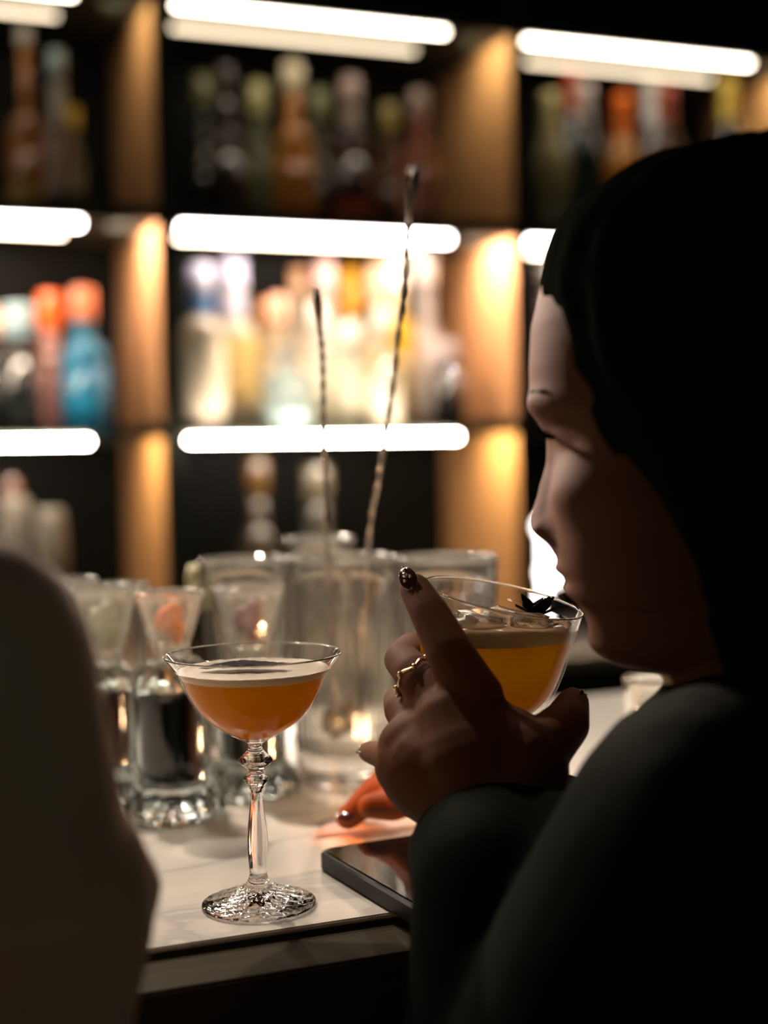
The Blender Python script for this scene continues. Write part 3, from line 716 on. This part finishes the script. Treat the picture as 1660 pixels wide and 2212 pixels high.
DARKC = principled('dark_tea_leaves', (.005, .006, .005), .9, spec=.1, var=.5, vscale=150)
REDC = principled('dried_red_petals', (.10, .028, .020), .7, var=.8, vscale=70)
MIXC = principled('dark_spice_mix', (.035, .018, .012), .7, var=.7, vscale=120)
j0 = jar(232, 1.04, 1732, 142, 1432, 'thick based glass jar of dark red petals behind the bare arm', REDC, 'dried_petals')
j1 = jar(378, .985, 1755, 182, 1425, 'thick based glass jar of black tea leaves, widest and left of the coupe stem', DARKC, 'tea_leaves')
j2 = jar(546, 1.05, 1712, 166, 1425, 'glass jar of brown spices directly behind the coupe stem', MIXC, 'dried_spices')
cup(j0[0], j0[1], 165, 1.04, 1268, 215, 'flared glass cup with pale green garnish, leftmost of the three', principled('pale_green_peel', (.45, .48, .30), .5), 'green_garnish', 'pale green garnish in the leftmost flared cup', 'garnish')
cup(j1[0], j1[1], 150, .985, 1278, 372, 'flared glass cup with orange peel on the jar of black tea leaves', principled('orange_peel', (.75, .26, .05), .5), 'orange_garnish', 'orange peel pieces in the middle flared cup', 'garnish')
cup(j2[0], j2[1], 158, 1.05, 1266, 540, 'flared glass cup with dark red fruit above the back of the coupe', principled('red_fruit', (.22, .03, .025), .35), 'red_garnish', 'dark red fruit pieces in the flared cup above the coupe', 'garnish')
# low tumblers further left and a yellow topped dasher
mixing_glass(150, 1.13, 1250, 120, 'plain clear tumbler beside the bare shoulder', base_t=.012, group='clear tumblers at the left of the bar', name='tumbler')
mixing_glass(262, 1.19, 1262, 120, 'plain clear tumbler behind the leftmost flared cup', base_t=.012, group='clear tumblers at the left of the bar', name='tumbler')
P = PD(424, 1222, 1.16); H = P.z-BT
e = thing('bitters_bottle', 'small dark bitters bottle with a pale yellow top between the glasses', 'bottle', (P.x, P.y, BT+.0005)); l3 = e.location.copy()
at(link('glass_body', lathe_me('glass_body', [(0, 0), (.017, 0), (.018, .003), (.018, H*.55), (.012, H*.68), (.007, H*.75), (.007, H*.8), (0, H*.8)], 32), D_(.02, .015, .01), e), l3, e)
at(link('dasher_cap', lathe_me('dasher_cap', [(0, H*.78), (.0085, H*.78), (.0085, H*.95), (.006, H), (0, H)], 24), principled('pale_yellow_cap', (.85, .78, .45), .3), e), l3, e)
# tumbler on the marble right, below the chin
mixing_glass(1425, 1.02, 1462, 156, 'water tumbler on the marble below the chin', base_t=.012, group=None, name='tumbler')
# small white dish of light beyond: ashtray-like saucer under the tumbler side
# pale bowls at the far left on the back counter
def goblet(px, yb, ytop, wpx, label):
    P = PY(px, ytop, YS+.06); H = P.z-CT; R = wpx/F*3/2
    loc = Vector((P.x, P.y, CT+.0005)); e = thing('wine_glass', label, 'glass', loc, 'wine glasses on the back counter')
    prof = [(0, .004), (.03, .0015), (.032, 0), (0, 0)]
    pr = smooth_prof([(0, H*.5), (R*.6, H*.54), (R-.0015, H*.72), (R*.8-.0015, H)], 5)+smooth_prof([(R*.8, H), (R, H*.72), (R*.62, H*.53), (.004, H*.47), (.0035, H*.3), (.004, .01), (.03, .003), (.031, .001)], 5)+[(0, .0005)]
    at(link('glass', lathe_me('glass', pr, 40), principled('cloudy_glass', (.30, .26, .20), .25, trans=.4), e), loc, e)
goblet(108, 1230, 1100, 66, 'wine glass on the back counter above the bare shoulder')
goblet(30, 1230, 1075, 66, 'wine glass on the back counter at the left edge')

# ------------------------------------------------------------------ people
def head_part(bm, MX, sc=1.0):
    """a head in its own frame: x forward, y to its left, z up (metres), measured from the photographed profile"""
    # photo rows -> forward position of the midline, as (row, column)
    base = [(345, 1640), (360, 1480), (385, 1385), (420, 1315), (460, 1265), (520, 1220), (600, 1185), (700, 1162), (800, 1157), (880, 1164), (940, 1190), (1000, 1212), (1060, 1212), (1120, 1212), (1180, 1216), (1225, 1224), (1280, 1244), (1330, 1275), (1370, 1288), (1410, 1300), (1432, 1318), (1448, 1360), (1456, 1440)]
    back = [(345, 1700), (360, 1860), (400, 1960), (480, 2040), (600, 2090), (800, 2105), (950, 2085), (1100, 2040), (1250, 1960), (1370, 1880), (1448, 1800), (1456, 1700)]
    wid = [(345, .012), (360, .035), (400, .052), (480, .065), (600, .074), (750, .0775), (900, .0755), (1000, .0725), (1100, .069), (1200, .063), (1300, .055), (1400, .043), (1448, .030), (1456, .018)]
    S = 4800.0
    ys = [345, 350, 356, 364, 374, 386, 400, 420, 440]+list(range(460, 1440, 12))+[1444, 1450, 1456]
    n = 88; rings = []
    for y in ys:
        z = (900-y)/S; xf = (1620-interp(base, y))/S/.97; xb = (1620-interp(back, y))/S; w = interp(wid, y)
        cx = xf*.25+xb*.75 if y > 1300 else (xf*.42+xb*.58)
        row = []
        for k in range(n):
            t = 2*PI*k/n; c, s = math.cos(t), math.sin(t)
            px = cx+(xf-cx)*math.copysign(abs(c)**.86, c) if c > 0 else cx+(cx-xb)*c
            py = w*math.copysign(abs(s)**.92, s)
            if c > 0:
                g = lambda yy, zz, sy, sz: math.exp(-((py-yy)/sy)**2-((y-zz)/sz)**2)
                # nose
                nz = interp([(930, 0), (980, .004), (1020, .007), (1080, .0100), (1118, .0135), (1145, .0130), (1168, .0075), (1185, .002), (1200, 0)], y)
                sg = interp([(960, .007), (1060, .008), (1120, .0105), (1170, .012)], y)
                px += nz*math.exp(-(py/sg)**2)
                px += .006*(g(.011, 1150, .005, 22)+g(-.011, 1150, .005, 22))
                # brow, sockets, eyeballs, cheekbones, lips, chin
                px += .0035*(g(.028, 872, .02, 26)+g(-.028, 872, .02, 26))
                px -= .0085*(g(.031, 950, .017, 34)+g(-.031, 950, .017, 34))
                px += .0060*(g(.031, 948, .0105, 18)+g(-.031, 948, .0105, 18))
                px += .0050*(g(.040, 1070, .022, 50)+g(-.040, 1070, .022, 50))
                px += .0042*g(0, 1232, .017, 13)+.0042*g(0, 1282, .016, 14)-.003*g(0, 1257, .020, 7)
                px += .003*g(0, 1400, .014, 28)
            row.append(bm.verts.new(MX@Vector((px*sc, py*sc, z*sc))))
        rings.append(row)
    for a, b in zip(rings, rings[1:]):
        for k in range(n): bm.faces.new((a[k], a[(k+1) % n], b[(k+1) % n], b[k]))
    bm.faces.new(rings[0][::-1]); bm.faces.new(rings[-1])
    # ears
    for s in (-1, 1):
        c = MX@Vector((-.012*sc, .076*s*sc, -.012*sc))
        q = bmesh.ops.create_uvsphere(bm, u_segments=20, v_segments=14, radius=1)
        mm = MX.copy(); mm.translation = c
        bmesh.ops.transform(bm, matrix=mm@Matrix.Rotation(.35*s, 4, 'Z')@Matrix.Diagonal((.018*sc, .006*sc, .031*sc, 1)), verts=q['verts'])

def hair_part(bm, MX, sc=1.0, long=True):
    front = [(325, 1640), (335, 1500), (355, 1400), (385, 1335), (420, 1285), (460, 1240), (500, 1213), (550, 1196), (600, 1186), (640, 1190), (680, 1200), (720, 1208), (800, 1222), (900, 1255), (1000, 1310), (1080, 1370), (1150, 1420), (1300, 1510), (1500, 1580), (1750, 1640)]
    back = [(325, 1700), (335, 1880), (370, 2000), (450, 2090), (600, 2150), (800, 2170), (1000, 2160), (1300, 2110), (1500, 2080), (1750, 2050)]
    wid = [(325, .02), (335, .045), (370, .063), (450, .078), (600, .088), (800, .093), (1000, .093), (1300, .090), (1500, .086), (1750, .06)]
    S = 4800.0; ymax = 1740 if long else 1300
    ys = [325, 328, 333, 340, 350, 362, 376, 392, 410]+list(range(430, ymax, 18))
    n = 120; rings = []
    for y in ys:
        z = (900-y)/S; xf = (1620-interp(front, y))/S/.97; xb = (1620-interp(back, y))/S; w = interp(wid, y)
        cx = (xf*.42+xb*.58); row = []
        for k in range(n):
            t = 2*PI*k/n; c, s = math.cos(t), math.sin(t)
            px = cx+(xf-cx)*math.copysign(abs(c)**.8, c) if c > 0 else cx+(cx-xb)*c
            py = w*math.copysign(abs(s)**.9, s)
            q = .0022*mnoise.noise(Vector((t*9, y*.004, 3)))+.0012*mnoise.noise(Vector((t*30, y*.01, 8)))
            px += q*c*1.2; py += q*s*1.2
            row.append(bm.verts.new(MX@Vector((px*sc, py*sc, z*sc))))
        rings.append(row)
    for a, b in zip(rings, rings[1:]):
        for k in range(n): bm.faces.new((a[k], a[(k+1) % n], b[(k+1) % n], b[k]))
    bm.faces.new(rings[0][::-1]); bm.faces.new(rings[-1])

# --- woman drinking, right
HD = .665
hc = PD(1620, 900, HD)            # origin of the head frame
TURN = math.radians(17)
face = (-RT*math.cos(TURN)+fwd*math.sin(TURN)).normalized()
upv = UP
leftv = upv.cross(face).normalized()
MX = Matrix((face, leftv, upv)).transposed().to_4x4(); MX.translation = hc
SC1 = 4800*HD/F
woman = thing('person', 'person with dark hair in a black top sipping the held cocktail in profile', 'person', (hc.x, hc.y-.02, 0))
bm = bmesh.new(); head_part(bm, MX, SC1)
V = lambda x, y, d, r: (PD(x, y, d), r)
# neck, shoulders, trunk
chain(bm, [V(1640, 1300, .67, .052), V(1690, 1560, .665, .050), V(1720, 1800, .665, .060)])
chain(bm, [V(1560, 1790, .60, .045), V(1720, 1800, .665, .06), V(1830, 1700, .80, .045)])
chain(bm, [V(1720, 1850, .665, .085), V(1760, 2300, .66, .095), V(1790, 3000, .64, .11), V(1800, 3700, .62, .12)])
# near arm: shoulder, elbow, wrist
chain(bm, [V(1560, 1800, .60, .045), V(1330, 2300, .60, .040), V(1110, 2720, .60, .034), V(1080, 2300, .640, .033), V(1055, 1860, .688, .028), V(1045, 1760, .700, .027)])
# far arm resting on the bar
farw = PD(930, 1735, .915); farw.z = BT+.048
fare = PD(1340, 1868, .70)
chain(bm, [(PD(1830, 1700, .80), .045), (PD(1620, 1840, .735), .036), (fare, .030), (farw, .020)])
# near hand: palm
chain(bm, [V(1045, 1760, .700, .027), V(1015, 1650, .712, .029), V(990, 1570, .722, .024)])
chain(bm, [V(1050, 1740, .700, .026), V(930, 1665, .722, .026), V(905, 1625, .730, .022)])
chain(bm, [V(1060, 1740, .700, .025), V(1120, 1660, .712, .026), V(1060, 1590, .722, .020)])
chain(bm, [V(1095, 1710, .702, .021), V(1155, 1640, .712, .0175), V(1100, 1600, .720, .018)])
chain(bm, [V(880, 1655, .724, .017), V(930, 1600, .728, .018), V(960, 1560, .728, .017), V(1010, 1530, .722, .018)])
# index finger lying up the glass
IDX = [V(1022, 1510, .720, .0165), V(975, 1415, .727, .0125), V(928, 1325, .744, .0104), V(897, 1272, .758, .0086)]
chain(bm, IDX)
# middle finger (with ring) curling behind the bowl
chain(bm, [V(965, 1545, .728, .0165), V(896, 1455, .748, .0108), V(868, 1425, .772, .0098), V(888, 1400, .812, .0090), V(950, 1400, .838, .0080)])
# ring finger
chain(bm, [V(930, 1590, .732, .0160), V(870, 1535, .756, .0100), V(864, 1515, .776, .0092), V(890, 1500, .806, .0085), V(950, 1500, .828, .0076)])
# little finger held out to the left
LIT = [V(880, 1648, .735, .0150), V(845, 1634, .775, .0085), V(815, 1628, .805, .0074), V(797, 1624, .825, .0064)]
chain(bm, LIT)
# thumb on the right of the bowl
THB = [V(1120, 1680, .704, .022), V(1172, 1615, .716, .0155), V(1222, 1565, .733, .0128), V(1238, 1520, .752, .0090)]
chain(bm, THB)
# far hand on the napkin: three fingers
kn = PD(880, 1690, .915)
for (kx, ky, kd), (mx_, my_, md), (tx, ty, td) in (((875, 1700, .915), (815, 1712, .925), (752, 1766, .925)), ((890, 1690, .93), (830, 1690, .94), (775, 1740, .945)), ((900, 1712, .90), (850, 1740, .905), (800, 1768, .905))):
    a, b, c = PD(kx, ky, kd), PD(mx_, my_, md), PD(tx, ty, td); c.z = max(c.z, BT+.012 if tx < 790 else BT+.024); b.z = max(b.z, BT+.018)
    chain(bm, [(farw, .020), (a, .0125), (b, .0100), (c, .0082)])
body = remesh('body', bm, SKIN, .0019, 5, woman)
print('body verts', len(body.data.vertices))
# eyes lashes and brow
def lash(y, x0, x1, s):
    for k in range(9):
        pass
for s in (-1, 1):
    bm = bmesh.new()
    for k in range(14):
        yy = (.020+.022*k/13)*s
        x = .0975-.16*abs(yy)**1.3*2.0
        x = (1620-1178)/4800-.006-abs(abs(yy)-.030)*.35
        p = Vector((x-.002, yy, (900-945)/4800)); q = p+Vector((.0075, .002*s, .0035)); r_ = p+Vector((.004, .001*s, -.0005))
        tube(bm, [MX@(p*SC1), MX@(r_*SC1), MX@(q*SC1)], [.0006, .0005, .0002], 5)
    link('eyelash', from_bm(bm, 'eyelash'), HAIR, woman)
bm = bmesh.new()
hair_part(bm, MX, SC1)
# loose strands at the temple and fringe
for k in range(46):
    a = random.random(); y0 = 430+200*a; s = random.uniform(-.045, .065)
    xx = (1620-interp([(430, 1275), (500, 1225), (560, 1205), (640, 1215)], y0))/4800/.97
    p = Vector((xx-abs(s)*.5-.004, s, (900-y0)/4800))
    q = p+Vector((.006+.004*random.random(), 0, -.012)); r_ = q+Vector((-.002+.005*random.random(), .003*random.uniform(-1, 1), -.014*random.uniform(.6, 1.8)))
    tube(bm, [MX@(p*SC1), MX@(q*SC1), MX@(r_*SC1)], [.0005, .0004, .00015], 4)
link('hair', from_bm(bm, 'hair'), HAIR, woman)
# eyebrows
bm = bmesh.new()
for s in (-1, 1):
    pts = [MX@(Vector((x, yy*s, z))*SC1) for x, yy, z in ((.0965, .016, (900-862)/4800), (.0925, .028, (900-848)/4800), (.0850, .042, (900-852)/4800))]
    tube(bm, pts, [.0014, .0022, .0010], 6)
link('eyebrows', from_bm(bm, 'eyebrows'), HAIR, woman)
# clothing
bm = bmesh.new()
chain(bm, [V(1690, 1560, .665, .058), V(1720, 1740, .665, .085)])
chain(bm, [V(1560, 1765, .60, .058), V(1720, 1770, .665, .072), V(1830, 1670, .80, .056)])
chain(bm, [V(1720, 1850, .665, .100), V(1740, 2300, .66, .115), V(1790, 3000, .64, .125), V(1800, 3700, .62, .135)])
chain(bm, [V(1540, 1800, .605, .0625), V(1360, 2120, .60, .062), V(1230, 2420, .595, .060), V(1110, 2720, .60, .050)])
chain(bm, [V(1110, 2720, .60, .050), V(1075, 2300, .640, .043), V(1068, 1900, .668, .039), V(1066, 1845, .690, .0395)])
chain(bm, [V(1150, 1860, .69, .032), V(1085, 1840, .69, .036), V(1020, 1850, .69, .032)])
chain(bm, [V(1075, 1850, .690, .036), V(1180, 1860, .680, .036), V(1280, 2000, .65, .05)])
chain(bm, [(PD(1830, 1670, .80), .055), (PD(1620, 1840, .735), .043), (fare, .032), (fare.lerp(farw, .5), .030)])
remesh('black_top', bm, CLOTH, .0045, 8, woman, disp=lambda c: c+Vector((1, 1, 1))*.0012*mnoise.noise(c*28))
# trousers and legs folded on the stool
hipc = PD(1800, 3650, .62)
bm = bmesh.new()
for s in (-1, 1):
    h = Vector((hipc.x+.09*s, hipc.y, .70)); k_ = Vector((h.x-.04, .565, .655)); f_ = Vector((k_.x, .545, .09))
    chain(bm, [(h-Vector((0, .10, 0)), .10), (k_, .062), (f_, .045), (f_+Vector((-.03, .08, -.055)), .035)])
remesh('black_trousers', bm, CLOTH, .010, 6, woman)
def nail(p, d, n, w, l, gem=True):
    """p centre, d along the finger, n outward"""
    d = d.normalized(); n = (n-d*n.dot(d)).normalized(); s = d.cross(n)
    bm = bmesh.new(); q = bmesh.ops.create_uvsphere(bm, u_segments=16, v_segments=10, radius=1)
    mm = Matrix((s, d, n)).transposed().to_4x4(); mm.translation = p
    bmesh.ops.transform(bm, matrix=mm@Matrix.Diagonal((w, l, .0013, 1)), verts=bm.verts)
    o = link('fingernail', from_bm(bm, 'fingernail'), NAIL, woman)
    if gem:
        bm = bmesh.new()
        for dx, dy, rr in ((0, .002, .0016), (.002, -.001, .0010), (-.0018, -.0012, .0009), (.0002, .0052, .0010), (.0012, .0075, .0008)):
            bmesh.ops.create_icosphere(bm, subdivisions=2, radius=rr, matrix=Matrix.Translation(p+s*dx+d*dy+n*.0014))
        g = link('nail_gem', from_bm(bm, 'nail_gem'), GEM); g.parent = o
toc = -fwd
nail(PD(882, 1250, .752), IDX[3][0]-IDX[2][0], toc*.9-RT*.45+UP*.3, .0050, .0085)
nail(PD(1256, 1512, .747), THB[3][0]-THB[2][0], toc*.4+RT*1.0, .0050, .0080)
nail(PD(783, 1622, .822), LIT[3][0]-LIT[2][0], toc*.7+UP*.6, .0042, .0065)
fc = PD(744, 1764, .915); fc.z = max(fc.z, BT+.013)
nail(fc, -RT, toc*.5-RT*.4+UP*.8, .0045, .0060, False)
# ring
ra, rb = PD(896, 1455, .748), PD(930, 1498, .740)
rc = PD(902, 1462, .746); ax = (rb-ra).normalized(); s_ = ax.orthogonal().normalized(); t_ = ax.cross(s_)
bm = bmesh.new(); n = 40; rr = []
for k in range(n):
    a = 2*PI*k/n; d = s_*math.cos(a)+t_*math.sin(a); R_ = .0128
    rr.append([bm.verts.new(rc+d*(R_+.0011*math.cos(b))+ax*(.0012*math.sin(b)+.0012*math.sin(6*a))) for b in [2*PI*j/8 for j in range(8)]])
for k in range(n):
    for j in range(8): bm.faces.new((rr[k][j], rr[(k+1) % n][j], rr[(k+1) % n][(j+1) % 8], rr[k][(j+1) % 8]))
for k in range(0, n, 4):
    a = 2*PI*k/n; d = s_*math.cos(a)+t_*math.sin(a); bmesh.ops.create_icosphere(bm, subdivisions=2, radius=.0017, matrix=Matrix.Translation(rc+d*.0138+ax*.0012*math.sin(6*a)))
link('ring', from_bm(bm, 'ring'), GOLD, woman)

# --- person at the left, bare shoulder and arm close to the lens
man = thing('person', 'person with a bare shoulder and arm, cut off by the left edge', 'person', (PD(-300, 1700, .52).x, PD(-300, 1700, .52).y, 0))
bm = bmesh.new()
hl = PD(-760, 700, .50)
fc2 = Vector((.35, .94, 0)).normalized(); l2_ = Vector((0, 0, 1)).cross(fc2)
MX2 = Matrix((fc2, l2_, Vector((0, 0, 1)))).transposed().to_4x4(); MX2.translation = hl
head_part(bm, MX2, 1.0)
sh = PD(-88, 1435, .50)
chain(bm, [(hl+Vector((0, 0, -.06)), .052), (hl+Vector((-.01, -.01, -.20)), .052)])
nb = hl+Vector((-.01, -.01, -.20))
chain(bm, [(nb, .05), (sh+Vector((-.03, 0, -.005)), .043)])
chain(bm, [(nb+Vector((-.02, 0, -.05)), .08), (nb+Vector((-.02, -.02, -.30)), .10), (nb+Vector((-.02, -.03, -.44)), .11)])
osh = nb*2-sh
chain(bm, [(nb, .05), (Vector((osh.x, osh.y, sh.z)), .043), (Vector((osh.x-.05, osh.y, sh.z-.24)), .036), (Vector((osh.x-.03, .565, BT+.01)), .027)])
chain(bm, [(sh, .0475), V(-15, 1660, .515, .0440), V(60, 1830, .535, .0385), V(140, 1900, .55, .034), V(235, 1925, .565, .0215)])
chain(bm, [V(235, 1925, .565, .0215), V(150, 2010, .55, .033), V(80, 2150, .53, .038), V(40, 2350, .50, .036), V(20, 2700, .46, .028)])
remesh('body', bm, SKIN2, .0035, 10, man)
bm = bmesh.new(); hair_part(bm, MX2, 1.0, False); link('hair', from_bm(bm, 'hair'), HAIR, man)
bm = bmesh.new()
chain(bm, [(nb+Vector((-.02, 0, -.10)), .098), (nb+Vector((-.02, -.03, -.30)), .112), (nb+Vector((-.02, -.06, -.45)), .13)])
for s in (-1, 1):
    h = Vector((nb.x+.09*s, nb.y, .70)); k_ = Vector((h.x+.02*s, .565, .655)); f_ = Vector((k_.x, .545, .09))
    chain(bm, [(h-Vector((0, .10, 0)), .10), (k_, .062), (f_, .045), (f_+Vector((0, .08, -.055)), .035)])
remesh('dark_sleeveless_dress', bm, CLOTH, .010, 6, man)

# bar stools under both
STM = principled('stool_metal', (.05, .05, .05), .4, metal=.8); SEATM = principled('stool_leather', (.04, .025, .02), .5)
def stool(cx, cy, label):
    e = thing('bar_stool', label, 'stool', (cx, cy, 0)); l = Vector((cx, cy, 0))
    at(link('seat', lathe_me('seat', [(0, .555), (.12, .555), (.135, .57), (.13, .59), (0, .595)], 40), SEATM, e), l, e)
    at(link('post', lathe_me('post', [(0, .02), (.025, .02), (.025, .555), (0, .555)], 20), STM, e), l, e)
    at(link('base', lathe_me('base', [(0, 0), (.14, 0), (.14, .008), (.03, .03), (0, .03)], 40), STM, e), l, e)
SEATS = [(hipc.x, hipc.y-.15, 'stool carrying the person who drinks'), (nb.x-.0, nb.y-.16, 'stool carrying the person at the left edge')]
for a in SEATS: stool(*a)

# ------------------------------------------------------------------ light
def area(name, loc, target, size, power, col, sy=None, spread=None):
    l = bpy.data.lights.new(name, 'AREA'); l.energy = power; l.color = col; l.size = size
    if sy: l.shape = 'RECTANGLE'; l.size_y = sy
    if spread: l.spread = math.radians(spread)
    o = bpy.data.objects.new(name, l); COL.objects.link(o); o.location = loc
    o.rotation_euler = (Vector(target)-Vector(loc)).to_track_quat('-Z', 'Y').to_euler(); return o
def spot(name, loc, target, power, ang=70, rad=.018, col=(1, .86, .70)):
    l = bpy.data.lights.new(name, 'SPOT'); l.energy = power; l.color = col; l.spot_size = math.radians(ang); l.spot_blend = .7; l.shadow_soft_size = rad
    o = bpy.data.objects.new(name, l); COL.objects.link(o); o.location = loc
    o.rotation_euler = (Vector(target)-Vector(loc)).to_track_quat('-Z', 'Y').to_euler(); return o
for lo_, pw_, cl_ in WALL_GLOWS:
    spot('added_panel_glow', lo_, lo_+Vector((.8, .05, -.55)), pw_, 140, 0, cl_)  # added source without a fixture, brightens the veneer near each strip end
for (p_, q_), pw_ in zip(list(zip(ups, ups[1:])), (2.8, 2.9, 1.2)):
    cx_ = (p_[1]+q_[0])/2-.05
    area('added_bottle_fill', (cx_, YS+.006, SH[1]-.016), (cx_, YS+.15, T2+.05), W-.25, pw_, (1, .80, .56), .01)  # added fill, lightens the bottle bodies on the middle shelf
for i, (x, p) in enumerate(((-.75, 20), (-.28, 28), (.15, 28), (.60, 34), (1.1, 28))):
    spot('bar_spotlight', (x, 1.55, 2.25), (x+.05, 1.02, BT), p*1.7, 46)
area('added_drink_backlight', (.1, 2.3, 2.3), (.0, 1.0, BT), .5, 8, (1, .84, .70), .3)  # unseen lamp added to light the drinks from behind
for x, p in ((-.55, 42), (-.2, 38), (.2, 26)):
    spot('added_glass_backlight', (x, 2.25, 2.2), (x*.9+.05, .85, BT+.05), p, 34, .02)  # unseen spots added to brighten the cups, jars and glasses
spot('added_face_rim_light', (.02, 1.9, 1.85), hc+Vector((-.09, .04, +.005)), 150, 10.5, .03, (1, .80, .68))  # unseen narrow spot added for the bright edge of the forehead
spot('added_finger_glow', (-.35, 1.25, 1.75), PD(805, 1738, .92), 120, 5.5, .01, (1, .22, .03))  # unseen spot added to turn the far fingers orange
cnd = PD(985, 1660, 1.0); cnd.z = BT+.0005
can = thing('added_tealight', 'small lit tealight candle added behind the hand for warm light', 'candle', cnd)  # invented candle, added to supply warm light here
at(link('holder', lathe_me('holder', [(0, 0), (.019, 0), (.020, .014), (.0185, .014), (.0175, .003), (0, .003)], 32), GOLD, can), cnd, can)
at(link('wax', lathe_me('wax', [(0, .0035), (.017, .0035), (.017, .011), (0, .0105)], 32), principled('wax', (.9, .85, .7), .5, sss=.4), can), cnd, can)
at(link('flame', lathe_me('flame', [(0, .012), (.003, .016), (.0035, .020), (.002, .027), (0, .033)], 16), emitter('flame', (1, .60, .30), 900), can), cnd, can)

w = bpy.data.worlds.new('world'); SC.world = w; w.use_nodes = True
w.node_tree.nodes['Background'].inputs[0].default_value = (.85, 1, .72, 1)
w.node_tree.nodes['Background'].inputs[1].default_value = .034
vs = SC.view_settings; vs.view_transform = 'Standard'; vs.look = 'None'; vs.exposure = 0; vs.gamma = 1; vs.use_curve_mapping = False
SC.cycles.sample_clamp_indirect = 25
SC.cycles.blur_glossy = .5
SC.cycles.max_bounces = 14; SC.cycles.transmission_bounces = 14; SC.cycles.transparent_max_bounces = 12
